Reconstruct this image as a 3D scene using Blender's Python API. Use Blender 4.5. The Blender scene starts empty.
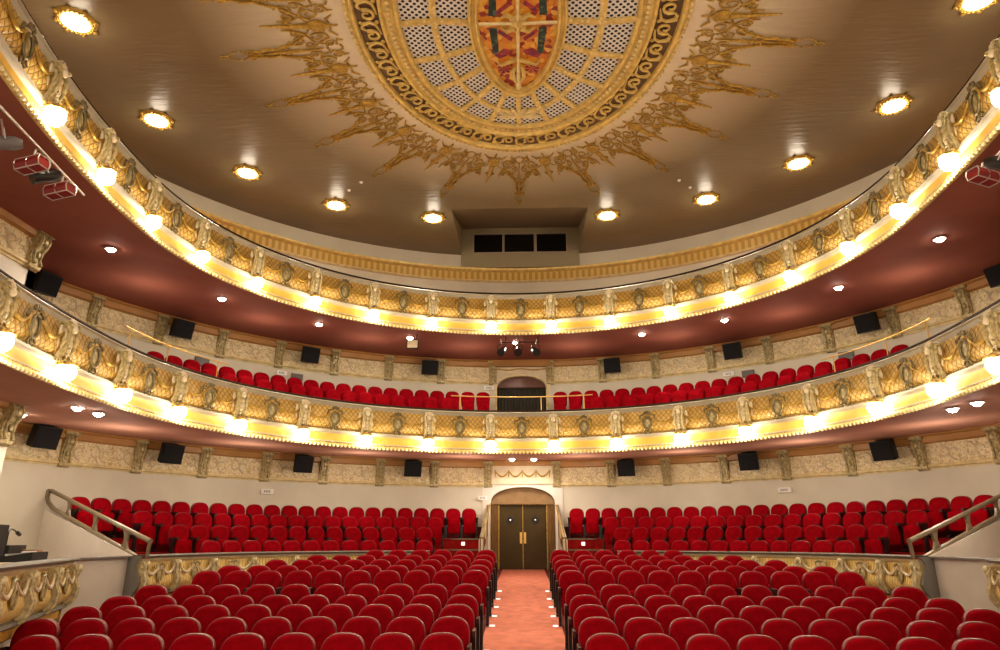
import bpy, math, random
from math import sin, cos, pi, radians, atan2, sqrt, hypot
random.seed(7)
SC = bpy.context.scene
COL = SC.collection
EYE = 1.95            # height of the eye above the world's zero; everything below is laid out from the eye and lifted at the end

# ------------------------------------------------------------------ materials
def new_mat(name):
    m = bpy.data.materials.new(name); m.use_nodes = True
    nt = m.node_tree; nt.nodes.clear()
    out = nt.nodes.new('ShaderNodeOutputMaterial')
    b = nt.nodes.new('ShaderNodeBsdfPrincipled')
    nt.links.new(b.outputs[0], out.inputs[0])
    return m, nt, b
def pmat(name, col, rough=.5, metal=0, sheen=0, spec=.5, bump=0, bscale=20, var=0, vscale=3, coat=0):
    m, nt, b = new_mat(name)
    b.inputs['Base Color'].default_value = (*col, 1)
    b.inputs['Roughness'].default_value = rough
    b.inputs['Metallic'].default_value = metal
    b.inputs['Specular IOR Level'].default_value = spec
    if sheen:
        b.inputs['Sheen Weight'].default_value = sheen
        b.inputs['Sheen Roughness'].default_value = .4
        b.inputs['Sheen Tint'].default_value = (1, .35, .3, 1)
    if coat: b.inputs['Coat Weight'].default_value = coat
    tc = nt.nodes.new('ShaderNodeTexCoord')
    if var:
        n = nt.nodes.new('ShaderNodeTexNoise'); n.inputs['Scale'].default_value = vscale; n.inputs['Detail'].default_value = 4
        nt.links.new(tc.outputs['Object'], n.inputs['Vector'])
        r = nt.nodes.new('ShaderNodeValToRGB')
        r.color_ramp.elements[0].position = .3; r.color_ramp.elements[1].position = .7
        r.color_ramp.elements[0].color = (*[c*(1-var) for c in col], 1)
        r.color_ramp.elements[1].color = (*[min(1, c*(1+var*.6)) for c in col], 1)
        nt.links.new(n.outputs[0], r.inputs[0]); nt.links.new(r.outputs[0], b.inputs['Base Color'])
    if bump:
        n = nt.nodes.new('ShaderNodeTexNoise'); n.inputs['Scale'].default_value = bscale; n.inputs['Detail'].default_value = 3
        nt.links.new(tc.outputs['Object'], n.inputs['Vector'])
        bm = nt.nodes.new('ShaderNodeBump'); bm.inputs['Strength'].default_value = bump; bm.inputs['Distance'].default_value = .02
        nt.links.new(n.outputs[0], bm.inputs['Height']); nt.links.new(bm.outputs[0], b.inputs['Normal'])
    return m
def emat(name, col, s):
    m = bpy.data.materials.new(name); m.use_nodes = True
    nt = m.node_tree; nt.nodes.clear()
    out = nt.nodes.new('ShaderNodeOutputMaterial'); e = nt.nodes.new('ShaderNodeEmission')
    e.inputs[0].default_value = (*col, 1); e.inputs[1].default_value = s
    nt.links.new(e.outputs[0], out.inputs[0]); return m
def math_node(nt, op, a, b=None):
    n = nt.nodes.new('ShaderNodeMath'); n.operation = op
    for i, v in enumerate((a, b)):
        if v is None: continue
        if isinstance(v, (int, float)): n.inputs[i].default_value = v
        else: nt.links.new(v, n.inputs[i])
    return n.outputs[0]
def lattice_mat(name, base, line, k, bumpd=.02):
    """diamond trellis laid out in metres along the surface (UV = arc length, height)"""
    m, nt, b = new_mat(name)
    tc = nt.nodes.new('ShaderNodeTexCoord'); sp = nt.nodes.new('ShaderNodeSeparateXYZ')
    nt.links.new(tc.outputs['UV'], sp.inputs[0])
    u, v = sp.outputs[0], sp.outputs[1]
    v2 = math_node(nt, 'MULTIPLY', v, .8)
    a = math_node(nt, 'ABSOLUTE', math_node(nt, 'SINE', math_node(nt, 'MULTIPLY', math_node(nt, 'ADD', u, v2), pi/k)))
    c = math_node(nt, 'ABSOLUTE', math_node(nt, 'SINE', math_node(nt, 'MULTIPLY', math_node(nt, 'SUBTRACT', u, v2), pi/k)))
    h = math_node(nt, 'MINIMUM', a, c)
    r = nt.nodes.new('ShaderNodeValToRGB')
    r.color_ramp.elements[0].position = .05; r.color_ramp.elements[0].color = (*line, 1)
    r.color_ramp.elements[1].position = .38; r.color_ramp.elements[1].color = (*base, 1)
    nt.links.new(h, r.inputs[0])
    nz = nt.nodes.new('ShaderNodeTexNoise'); nz.inputs['Scale'].default_value = 1.8; nz.inputs['Detail'].default_value = 5
    nt.links.new(tc.outputs['Object'], nz.inputs['Vector'])
    mx = nt.nodes.new('ShaderNodeMix'); mx.data_type = 'RGBA'; mx.blend_type = 'MULTIPLY'
    rr = nt.nodes.new('ShaderNodeValToRGB'); rr.color_ramp.elements[0].position = .35; rr.color_ramp.elements[0].color = (.75, .7, .55, 1)
    rr.color_ramp.elements[1].position = .6; rr.color_ramp.elements[1].color = (1, 1, 1, 1)
    nt.links.new(nz.outputs[0], rr.inputs[0])
    mx.inputs[0].default_value = 1
    nt.links.new(r.outputs[0], mx.inputs[6]); nt.links.new(rr.outputs[0], mx.inputs[7])
    nt.links.new(mx.outputs[2], b.inputs['Base Color'])
    bm = nt.nodes.new('ShaderNodeBump'); bm.inputs['Strength'].default_value = .7; bm.inputs['Distance'].default_value = bumpd
    nt.links.new(h, bm.inputs['Height']); nt.links.new(bm.outputs[0], b.inputs['Normal'])
    b.inputs['Roughness'].default_value = .42
    return m
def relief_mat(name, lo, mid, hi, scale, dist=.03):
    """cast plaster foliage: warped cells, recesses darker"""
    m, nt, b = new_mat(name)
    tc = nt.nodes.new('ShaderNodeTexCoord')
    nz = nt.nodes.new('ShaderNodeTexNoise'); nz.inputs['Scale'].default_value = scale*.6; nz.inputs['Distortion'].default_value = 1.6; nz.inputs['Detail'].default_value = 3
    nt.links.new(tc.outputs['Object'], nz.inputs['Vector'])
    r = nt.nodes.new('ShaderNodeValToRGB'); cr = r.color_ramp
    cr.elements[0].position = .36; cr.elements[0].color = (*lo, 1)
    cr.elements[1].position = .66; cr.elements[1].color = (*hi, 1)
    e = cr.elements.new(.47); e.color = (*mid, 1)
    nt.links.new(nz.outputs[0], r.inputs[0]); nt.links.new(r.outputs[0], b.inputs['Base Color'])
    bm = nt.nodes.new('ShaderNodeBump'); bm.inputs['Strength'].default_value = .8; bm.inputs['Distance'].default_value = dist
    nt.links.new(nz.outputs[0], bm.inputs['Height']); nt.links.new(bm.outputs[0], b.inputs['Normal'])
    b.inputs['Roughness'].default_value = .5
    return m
def dots_mat(name):
    m, nt, b = new_mat(name)
    tc = nt.nodes.new('ShaderNodeTexCoord')
    mp = nt.nodes.new('ShaderNodeMapping'); mp.inputs['Rotation'].default_value = (0, 0, pi/4); mp.inputs['Scale'].default_value = (10, 10, 10)
    nt.links.new(tc.outputs['Object'], mp.inputs[0])
    sp = nt.nodes.new('ShaderNodeSeparateXYZ'); nt.links.new(mp.outputs[0], sp.inputs[0])
    fx = math_node(nt, 'SUBTRACT', math_node(nt, 'FRACT', sp.outputs[0]), .5)
    fy = math_node(nt, 'SUBTRACT', math_node(nt, 'FRACT', sp.outputs[1]), .5)
    d = math_node(nt, 'SQRT', math_node(nt, 'ADD', math_node(nt, 'MULTIPLY', fx, fx), math_node(nt, 'MULTIPLY', fy, fy)))
    r = nt.nodes.new('ShaderNodeValToRGB')
    r.color_ramp.elements[0].position = .29; r.color_ramp.elements[0].color = (.010, .012, .018, 1)
    r.color_ramp.elements[1].position = .36; r.color_ramp.elements[1].color = (.74, .74, .72, 1)
    nt.links.new(d, r.inputs[0]); nt.links.new(r.outputs[0], b.inputs['Base Color'])
    b.inputs['Roughness'].default_value = .6
    return m
def glass_mat(name, cols, scale=6, emit=.15):
    m, nt, b = new_mat(name)
    tc = nt.nodes.new('ShaderNodeTexCoord')
    v = nt.nodes.new('ShaderNodeTexVoronoi'); v.inputs['Scale'].default_value = scale
    nt.links.new(tc.outputs['Object'], v.inputs['Vector'])
    sp = nt.nodes.new('ShaderNodeSeparateXYZ'); nt.links.new(v.outputs['Color'], sp.inputs[0])
    r = nt.nodes.new('ShaderNodeValToRGB'); cr = r.color_ramp; cr.interpolation = 'CONSTANT'
    cr.elements[0].position = 0; cr.elements[0].color = (*cols[0], 1)
    cr.elements[1].position = 1/len(cols); cr.elements[1].color = (*cols[1], 1)
    for i in range(2, len(cols)):
        e = cr.elements.new(i/len(cols)); e.color = (*cols[i], 1)
    nt.links.new(sp.outputs[0], r.inputs[0]); nt.links.new(r.outputs[0], b.inputs['Base Color'])
    nt.links.new(r.outputs[0], b.inputs['Emission Color']); b.inputs['Emission Strength'].default_value = emit
    b.inputs['Roughness'].default_value = .32
    return m

M = {}
M['velvet'] = pmat('red_velvet', (.27, .001, .008), .85, sheen=.04, bump=.15, bscale=160, var=.25, vscale=9, spec=.08)
M['velvet_seat'] = pmat('red_velvet_seat', (.26, .001, .007), .9, sheen=.03, var=.25, vscale=8, spec=.06)
M['shell'] = pmat('padded_shell', (.20, .008, .012), .42, spec=.5, coat=.1)
M['black_metal'] = pmat('black_metal', (.012, .01, .01), .35, spec=.6)
M['arm'] = pmat('dark_arm', (.05, .012, .01), .4)
M['carpet'] = pmat('salmon_carpet', (.70, .265, .19), .95, bump=.4, bscale=180, var=.16, vscale=5, spec=.1)
M['carpet_red'] = pmat('red_carpet', (.34, .02, .018), .95, bump=.3, bscale=120, var=.2, vscale=5, spec=.1)
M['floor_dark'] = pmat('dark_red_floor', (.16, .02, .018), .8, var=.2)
M['wall'] = pmat('grey_cream_wall', (.66, .62, .50), .6, var=.06, vscale=1.2)
M['wall_white'] = pmat('white_wall', (.78, .73, .64), .6, var=.04, vscale=1.2)
M['wall_grey'] = pmat('light_grey_panel', (.58, .55, .49), .55, var=.06, vscale=2)
M['slate'] = pmat('slate_grey_paint', (.20, .19, .17), .5)
M['soffit'] = pmat('oxblood_soffit', (.33, .125, .085), .8, spec=.15, var=.12, vscale=.8)
M['soffit_low'] = pmat('rose_soffit', (.50, .27, .19), .8, spec=.15, var=.12, vscale=.8)
M['wood'] = pmat('gilt_wood_cornice', (.47, .25, .08), .45, var=.15, vscale=2)
M['gold'] = pmat('gilt_plaster', (.72, .55, .20), .38, metal=.25, var=.22, vscale=7)
M['gold_pale'] = pmat('pale_gilt', (.78, .66, .36), .42, metal=.1, var=.2, vscale=6)
M['gold_dark'] = pmat('antique_gilt', (.50, .33, .075), .4, metal=.35, var=.35, vscale=14)
M['cream'] = pmat('cream_plaster', (.74, .64, .45), .5, var=.12, vscale=4)
M['patina'] = pmat('patinated_gilt', (.50, .42, .22), .42, metal=.15, var=.45, vscale=16)
M['patina_light'] = pmat('light_patina', (.68, .59, .36), .55, var=.35, vscale=18)
M['patina_dark'] = pmat('dark_patina', (.20, .16, .075), .45, metal=.2, var=.4, vscale=16)
M['grey_mould'] = pmat('grey_moulding', (.48, .44, .35), .45, var=.1, vscale=5)
M['band'] = pmat('yellow_gilt_band', (.74, .47, .10), .42, metal=.1, var=.14, vscale=3)
M['rail_dark'] = pmat('dark_handrail', (.05, .03, .02), .6, spec=.2)
M['rail_brown'] = pmat('olive_brown_balustrade', (.22, .175, .11), .4)
M['brass'] = pmat('brass', (.75, .5, .18), .28, metal=.9)
M['steel'] = pmat('pale_steel', (.6, .58, .55), .3, metal=.6)
M['door'] = pmat('olive_brown_door', (.075, .052, .018), .5, spec=.25, var=.12, vscale=2)
M['door_frame'] = pmat('golden_brown_frame', (.26, .16, .065), .4, var=.15)
M['tymp'] = pmat('bronze_tympanum', (.30, .19, .09), .35, metal=.3, var=.2)
M['black'] = pmat('black_cabinet', (.008, .008, .009), .55)
M['grille'] = pmat('black_speaker_grille', (.012, .012, .013), .8, bump=.6, bscale=220)
M['dark_void'] = pmat('dark_interior', (.006, .006, .007), .7)
M['glass_dark'] = pmat('dark_glass', (.008, .009, .01), .06, spec=.9)
M['booth'] = pmat('olive_grey_booth', (.36, .32, .20), .6)
M['white'] = pmat('white_plastic', (.85, .82, .76), .5)
M['plate_grey'] = pmat('grey_plate', (.16, .15, .145), .5)
M['ink'] = pmat('grey_ink', (.3, .29, .28), .6)
M['lattice'] = lattice_mat('gilt_trellis', (.76, .52, .17), (.30, .18, .04), .13)
def ribbed_mat():
    m, nt, b = new_mat('ribbed_gilt')
    tc = nt.nodes.new('ShaderNodeTexCoord'); sp = nt.nodes.new('ShaderNodeSeparateXYZ'); nt.links.new(tc.outputs['UV'], sp.inputs[0])
    h = math_node(nt, 'ABSOLUTE', math_node(nt, 'SINE', math_node(nt, 'MULTIPLY', sp.outputs[0], pi/.075)))
    r = nt.nodes.new('ShaderNodeValToRGB'); r.color_ramp.elements[0].position = .05; r.color_ramp.elements[0].color = (.62, .40, .08, 1)
    r.color_ramp.elements[1].position = .5; r.color_ramp.elements[1].color = (.84, .64, .27, 1)
    nt.links.new(h, r.inputs[0]); nt.links.new(r.outputs[0], b.inputs['Base Color'])
    bm = nt.nodes.new('ShaderNodeBump'); bm.inputs['Strength'].default_value = .6; bm.inputs['Distance'].default_value = .02
    nt.links.new(h, bm.inputs['Height']); nt.links.new(bm.outputs[0], b.inputs['Normal']); b.inputs['Roughness'].default_value = .5
    return m
M['lattice_big'] = ribbed_mat()
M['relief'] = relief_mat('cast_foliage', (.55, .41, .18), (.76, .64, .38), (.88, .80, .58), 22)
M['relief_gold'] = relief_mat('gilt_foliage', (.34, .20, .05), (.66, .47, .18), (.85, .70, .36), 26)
M['bulb'] = emat('lit_glass', (1, .9, .7), 22)
M['downl'] = emat('lit_downlight', (1, .84, .6), 16)
M['spotl'] = emat('lit_spot', (1, .9, .78), 60)
M['pad'] = emat('lit_step_light', (1, .85, .75), 1.2)
M['brown_band'] = pmat('brown_ground', (.16, .10, .055), .5, var=.2, vscale=5)
M['dots'] = dots_mat('pierced_white_panel')
M['amber'] = glass_mat('amber_glass', [(.50, .16, .02), (.62, .28, .03), (.55, .2, .02), (.66, .38, .07), (.25, .03, .02), (.58, .24, .03)], 9, .1)
M['green_glass'] = glass_mat('green_glass', [(.006, .04, .03), (.01, .06, .04), (.004, .02, .025), (.08, .12, .08)], 12, .03)
M['wine_glass'] = glass_mat('wine_glass', [(.2, .01, .03), (.3, .02, .04), (.14, .01, .05), (.35, .05, .03)], 12, .12)
M['par_red'] = pmat('dark_red_lamp_body', (.25, .03, .03), .35)

# ceiling paint: satin with long faint streaks
def ceiling_mat():
    m, nt, b = new_mat('satin_taupe_ceiling')
    tc = nt.nodes.new('ShaderNodeTexCoord')
    n = nt.nodes.new('ShaderNodeTexNoise'); n.inputs['Scale'].default_value = .35; n.inputs['Detail'].default_value = 4
    nt.links.new(tc.outputs['Object'], n.inputs['Vector'])
    r = nt.nodes.new('ShaderNodeValToRGB')
    r.color_ramp.elements[0].position = .35; r.color_ramp.elements[0].color = (.200, .160, .085, 1)
    r.color_ramp.elements[1].position = .7; r.color_ramp.elements[1].color = (.265, .212, .118, 1)
    nt.links.new(n.outputs[0], r.inputs[0])
    # paler paint around the central rose
    mp = nt.nodes.new('ShaderNodeMapping'); mp.inputs['Location'].default_value = (0, -10.72/7.4, 0); mp.inputs['Scale'].default_value = (1/6.6, 1/7.4, 0)
    nt.links.new(tc.outputs['Object'], mp.inputs[0])
    ln = nt.nodes.new('ShaderNodeVectorMath'); ln.operation = 'LENGTH'; nt.links.new(mp.outputs[0], ln.inputs[0])
    r2 = nt.nodes.new('ShaderNodeValToRGB')
    r2.color_ramp.elements[0].position = .60; r2.color_ramp.elements[0].color = (1, 1, 1, 1)
    r2.color_ramp.elements[1].position = 1; r2.color_ramp.elements[1].color = (0, 0, 0, 1)
    nt.links.new(ln.outputs['Value'], r2.inputs[0])
    mx = nt.nodes.new('ShaderNodeMix'); mx.data_type = 'RGBA'
    nt.links.new(r2.outputs[0], mx.inputs[0]); nt.links.new(r.outputs[0], mx.inputs[6]); mx.inputs[7].default_value = (.72, .64, .49, 1)
    nt.links.new(mx.outputs[2], b.inputs['Base Color'])
    b.inputs['Roughness'].default_value = .3
    b.inputs['Specular IOR Level'].default_value = .55
    mp2 = nt.nodes.new('ShaderNodeMapping'); mp2.inputs['Scale'].default_value = (1.2, 7, 1)
    nt.links.new(tc.outputs['Object'], mp2.inputs[0])
    n2 = nt.nodes.new('ShaderNodeTexNoise'); n2.inputs['Scale'].default_value = 1.5; n2.inputs['Detail'].default_value = 3
    nt.links.new(mp2.outputs[0], n2.inputs['Vector'])
    bm = nt.nodes.new('ShaderNodeBump'); bm.inputs['Strength'].default_value = .35; bm.inputs['Distance'].default_value = .03
    nt.links.new(n2.outputs[0], bm.inputs['Height']); nt.links.new(bm.outputs[0], b.inputs['Normal'])
    return m
M['ceiling'] = ceiling_mat()

# ------------------------------------------------------------------ mesh builder
class MB:
    def __init__(s): s.v = []; s.f = []; s.uv = {}
    def add(s, vs, fs, uvs=None):
        o = len(s.v); s.v += [tuple(p) for p in vs]; s.f += [tuple(i+o for i in f) for f in fs]
        if uvs:
            for i, q in enumerate(uvs): s.uv[o+i] = q
        return s
    def box(s, x0, x1, y0, y1, z0, z1, T=None):
        vs = [(x, y, z) for x in (x0, x1) for y in (y0, y1) for z in (z0, z1)]
        if T: vs = [T(*p) for p in vs]
        return s.add(vs, [(0, 1, 3, 2), (4, 6, 7, 5), (0, 4, 5, 1), (2, 3, 7, 6), (0, 2, 6, 4), (1, 5, 7, 3)])
    def tube(s, pts, r, n=6, closed=False, flat=1.0, caps=True):
        """r: number or list; tube through 3-D points"""
        N = len(pts); R = r if isinstance(r, (list, tuple)) else [r]*N
        rings = []; prev = None
        for i in range(N):
            a = pts[(i-1) % N] if (closed or i > 0) else pts[i]
            b = pts[(i+1) % N] if (closed or i < N-1) else pts[i]
            t = [b[k]-a[k] for k in range(3)]; L = sqrt(sum(c*c for c in t)) or 1e-9; t = [c/L for c in t]
            if prev is None:
                up = (0, 0, 1) if abs(t[2]) < .9 else (1, 0, 0)
            else: up = prev
            d = sum(up[k]*t[k] for k in range(3)); u = [up[k]-d*t[k] for k in range(3)]
            L = sqrt(sum(c*c for c in u)) or 1e-9; u = [c/L for c in u]; prev = u
            w = (t[1]*u[2]-t[2]*u[1], t[2]*u[0]-t[0]*u[2], t[0]*u[1]-t[1]*u[0])
            rings.append([tuple(pts[i][k]+R[i]*(cos(2*pi*j/n)*flat*u[k]+sin(2*pi*j/n)*w[k]) for k in range(3)) for j in range(n)])
        vs = [p for ring in rings for p in ring]; fs = []
        for i in range(N if closed else N-1):
            i2 = (i+1) % N
            for j in range(n):
                fs.append((i*n+j, i*n+(j+1) % n, i2*n+(j+1) % n, i2*n+j))
        if not closed and caps: fs += [tuple(range(n-1, -1, -1)), tuple((N-1)*n+j for j in range(n))]
        return s.add(vs, fs)
    def lathe(s, prof, n=12, c=(0, 0, 0), sx=1, sy=1):
        vs = []; fs = []
        for r, z in prof:
            for j in range(n):
                a = 2*pi*j/n; vs.append((c[0]+r*cos(a)*sx, c[1]+r*sin(a)*sy, c[2]+z))
        for i in range(len(prof)-1):
            for j in range(n): fs.append((i*n+j, i*n+(j+1) % n, (i+1)*n+(j+1) % n, (i+1)*n+j))
        fs.append(tuple(range(n-1, -1, -1))); fs.append(tuple((len(prof)-1)*n+j for j in range(n)))
        return s.add(vs, fs)
    def ball(s, c, rx, ry=None, rz=None, n=8, m=5):
        ry = ry or rx; rz = rz or rx
        vs = [(c[0], c[1], c[2]-rz)]
        for i in range(1, m):
            a = -pi/2+pi*i/m
            for j in range(n): vs.append((c[0]+rx*cos(a)*cos(2*pi*j/n), c[1]+ry*cos(a)*sin(2*pi*j/n), c[2]+rz*sin(a)))
        vs.append((c[0], c[1], c[2]+rz)); fs = []
        for j in range(n): fs.append((0, 1+(j+1) % n, 1+j))
        for i in range(m-2):
            for j in range(n): fs.append((1+i*n+j, 1+i*n+(j+1) % n, 1+(i+1)*n+(j+1) % n, 1+(i+1)*n+j))
        o = 1+(m-2)*n
        for j in range(n): fs.append((o+j, o+(j+1) % n, len(vs)-1))
        return s.add(vs, fs)
    def strip(s, A, B, uvA=None, uvB=None):
        n = len(A); return s.add(list(A)+list(B), [(i, i+1, n+i+1, n+i) for i in range(n-1)], (uvA+uvB) if uvA else None)
    def prism(s, pts, T0, T1):
        """polygon pts (a,b); T0,T1 map to 3-D for the two ends"""
        n = len(pts); vs = [T0(*p) for p in pts]+[T1(*p) for p in pts]
        return s.add(vs, [tuple(range(n-1, -1, -1)), tuple(range(n, 2*n))]+[(i, (i+1) % n, n+(i+1) % n, n+i) for i in range(n)])
    def build(s, name, mat, parent=None, smooth=True, angle=40):
        me = bpy.data.meshes.new(name); me.from_pydata(s.v, [], s.f)
        if s.uv:
            uvl = me.uv_layers.new(name='UVMap')
            for lp in me.loops: uvl.data[lp.index].uv = s.uv.get(lp.vertex_index, (0, 0))
        me.materials.append(mat)
        if smooth:
            me.polygons.foreach_set('use_smooth', [True]*len(me.polygons))
            try: me.set_sharp_from_angle(angle=radians(angle))
            except Exception: pass
        me.validate(); me.update()
        o = bpy.data.objects.new(name, me); COL.objects.link(o)
        if parent: o.parent = parent
        return o

def tag(o, label=None, cat=None, group=None, kind=None):
    if label: o['label'] = label
    if cat: o['category'] = cat
    if group: o['group'] = group
    if kind: o['kind'] = kind
    return o
def empty(name, loc=(0, 0, 0), rz=0, label=None, cat=None, group=None):
    o = bpy.data.objects.new(name, None); COL.objects.link(o); o.location = loc; o.rotation_euler = (0, 0, rz)
    o.empty_display_size = .1
    return tag(o, label, cat, group)
def struct(mb, name, mat, smooth=False):
    return tag(mb.build(name, mat, None, smooth), kind='structure')
KIDS = {}
def copy_tree(o, parent=None):
    c = o.copy(); COL.objects.link(c); c.parent = parent
    for ch in [x for x in KIDS.get(o.name, ())]: copy_tree(ch, c)
    return c
def register(root):
    """remember the children of a prototype so copying does not rescan the file"""
    KIDS[root.name] = list(root.children)
    for c in root.children: register(c)

# ------------------------------------------------------------------ plan curves
YC, A0, B0, B2 = 11.7, 7.32, 6.87, 11.6
_tab = []
def _bp(phi):
    a = abs(phi); sg = 1 if phi >= 0 else -1
    return (sg*A0*sin(a), YC+(B0 if a <= pi/2 else B2)*cos(a))
_n = 1500; _s = 0; _last = _bp(0); _tab.append((0, 0))
for i in range(1, _n+1):
    ph = radians(124)*i/_n; p = _bp(ph); _s += hypot(p[0]-_last[0], p[1]-_last[1]); _last = p; _tab.append((_s, ph))
SMAX = _s
def phi_of(s):
    a = abs(s); lo, hi = 0, _n
    while hi-lo > 1:
        m = (lo+hi)//2
        if _tab[m][0] > a: hi = m
        else: lo = m
    t = (a-_tab[lo][0])/max(1e-9, _tab[hi][0]-_tab[lo][0])
    return (1 if s >= 0 else -1)*(_tab[lo][1]+t*(_tab[hi][1]-_tab[lo][1]))
def base(s):
    """point on the balcony face line and the unit normal towards the middle of the hall"""
    ph = phi_of(s); e = 1e-3
    p = _bp(ph); q0 = _bp(ph-e); q1 = _bp(ph+e)
    tx, ty = q1[0]-q0[0], q1[1]-q0[1]; L = hypot(tx, ty); tx /= L; ty /= L
    return p, (ty, -tx), (tx, ty)      # s grows to the right: normal inward is tangent turned clockwise
def bpt(s, q, z):
    p, n, t = base(s); return (p[0]+n[0]*q, p[1]+n[1]*q, z)
def sweep(fn, ss, prof, closed=False):
    """fn(s,q,z)->point; profile list of (q,z)"""
    mb = MB(); L = [0]
    for i in range(1, len(prof)): L.append(L[-1]+hypot(prof[i][0]-prof[i-1][0], prof[i][1]-prof[i-1][1]))
    n = len(prof); vs = []; uvs = []; fs = []
    for s in ss:
        for k, (q, z) in enumerate(prof): vs.append(fn(s, q, z)); uvs.append((s, L[k]))
    for i in range(len(ss)-1):
        for k in range(n-1): fs.append((i*n+k, i*n+k+1, (i+1)*n+k+1, (i+1)*n+k))
    return mb.add(vs, fs, uvs)
WR, WY = 11.8, 10.5
def wpt(s, q, z):     # along the curved rear wall; s = arc length
    a = s/WR; R = WR-q; return (R*sin(a), WY+R*cos(a), z)
WA = math.acos(1.5/WR); WS = WA*WR
def frange(a, b, st):
    n = max(1, int(round((b-a)/st))); return [a+(b-a)*i/n for i in range(n+1)]

# ------------------------------------------------------------------ room shell
FLOOR = [(3, -2.1), (5, -1.98), (7, -1.90), (7.82, -1.847), (8.65, -1.77), (9.45, -1.70), (10.25, -1.64), (11.08, -1.545), (12.9, -1.417), (13.85, -1.36), (14.8, -1.28), (15.8, -1.21), (16.8, -1.115), (18.3, -1.0), (22.8, -.886)]
def floor_z(y):
    for (a, za), (b, zb) in zip(FLOOR, FLOOR[1:]):
        if y <= b: return za+(zb-za)*max(0, (y-a))/(b-a)
    return FLOOR[-1][1]
mb = MB()
mb.strip([(-12, y, z) for y, z in FLOOR], [(12, y, z) for y, z in FLOOR])
struct(mb, 'floor', M['floor_dark'])
mb = MB()
mb.strip([(-.66, y, z+.006) for y, z in FLOOR], [(.66, y, z+.006) for y, z in FLOOR])
o = mb.build('aisle_carpet', M['carpet'], None, False)
tag(o, 'salmon pink carpet runner along the sloping centre aisle up to the double door', 'carpet')

def wall_band(z0, z1, gap=0, end=None):
    mb = MB()
    for sg in (-1, 1):
        s0 = WR*math.asin(gap/WR)
        ss = frange(s0, end or WS, .35)
        mb.strip([wpt(sg*s, 0, z0) for s in ss], [wpt(sg*s, 0, z1) for s in ss])
    return mb
mb = MB()
for z0, z1, g in ((-2.2, 1.75, 1.18), (1.75, 3.0, 0), (3.0, 5.42, .95), (5.42, 6.1, 0), (6.1, 9.9, -1)):
    t = wall_band(z0, z1, max(g, 0), WR*radians(118) if g < 0 else None); mb.add(t.v, t.f)
struct(mb, 'wall_back', M['wall'], True)
XS, YS = 9.6, 11.95
for nm, sg in (('wall_left', -1), ('wall_right', 1)):
    mb = MB()
    xe = sg*WR*sin(WA)
    mb.box(min(sg*XS, sg*XS+sg*.25), max(sg*XS, sg*XS+sg*.25), 5.2, YS, 2.6, 6.1)
    mb.box(min(sg*9.38, sg*9.8), max(sg*9.38, sg*9.8), 5.2, YS, -2.2, 2.6)
    mb.box(min(sg*XS, xe), max(sg*XS, xe), YS-.2, YS, -2.2, 6.1)
    struct(mb, nm, M['wall_white'])
# ceiling with the notch of the projection booth
ZC = 9.8; NX, NY0, NY1 = 2.12, 18.6, 22.05
mb = MB()
for x0, x1, y0, y1 in ((-13, -NX, -2, 24), (NX, 13, -2, 24), (-NX, NX, -2, NY0)):
    mb.add([(x0, y0, ZC), (x1, y0, ZC), (x1, y1, ZC), (x0, y1, ZC)], [(0, 1, 2, 3)])
struct(mb, 'ceiling', M['ceiling'])

# ------------------------------------------------------------------ projection booth notch
ZB = 10.82
mb = MB()
mb.add([(-NX, NY0, ZC), (NX, NY0, ZC), (NX, NY1, ZB), (-NX, NY1, ZB)], [(0, 1, 2, 3)])
struct(mb, 'ceiling_alcove', M['ceiling'])
booth = empty('projection_booth', (0, NY1, 9.3), 0, 'olive grey projection booth front with three dark windows recessed in the ceiling', 'projection booth')
mb = MB()
# front wall with three openings
wz0, wz1 = 9.86-9.3, 10.56-9.3
wins = [(-1.68, -.68), (-.58, .44), (.56, 1.56)]
wins = [(-1.66, -.64), (-.56, .50), (.60, 1.66)]
xs = [-NX, *[v for w in wins for v in w], NX]
for i in range(0, len(xs), 2): mb.box(xs[i], xs[i+1], 0, .1, wz0, wz1)
mb.box(-NX, NX, 0, .1, -.02, wz0); mb.box(-NX, NX, 0, .1, wz1, ZB-9.3)
mb.build('booth_wall', M['booth'], booth, False)
mb = MB()
for sg in (-1, 1):
    mb.add([(sg*NX, NY0-NY1, ZC-9.3), (sg*NX, 0, ZC-9.3), (sg*NX, 0, ZB-9.3)], [(0, 1, 2)])
    mb.add([(sg*NX, 0, -.02), (sg*NX, .4, -.02), (sg*NX, .4, ZB-9.3), (sg*NX, 0, ZB-9.3)], [(0, 1, 2, 3)])
mb.build('alcove_cheek', M['booth'], booth, False)
for w in wins:
    fr = MB()
    for a in ((w[0]-.045, w[0], wz0-.04, wz1+.04), (w[1], w[1]+.045, wz0-.04, wz1+.04), (w[0], w[1], wz0-.04, wz0), (w[0], w[1], wz1, wz1+.04)):
        fr.box(a[0], a[1], -.03, .05, a[2], a[3])
    f = fr.build('window_frame', pmat('pale_frame', (.42, .36, .27), .5) if 'pf' not in M else M['pf'], booth, False)
    M['pf'] = f.data.materials[0]
    g = MB(); g.box(w[0], w[1], .04, .055, wz0, wz1); g.build('pane', M['glass_dark'], f, False)

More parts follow.
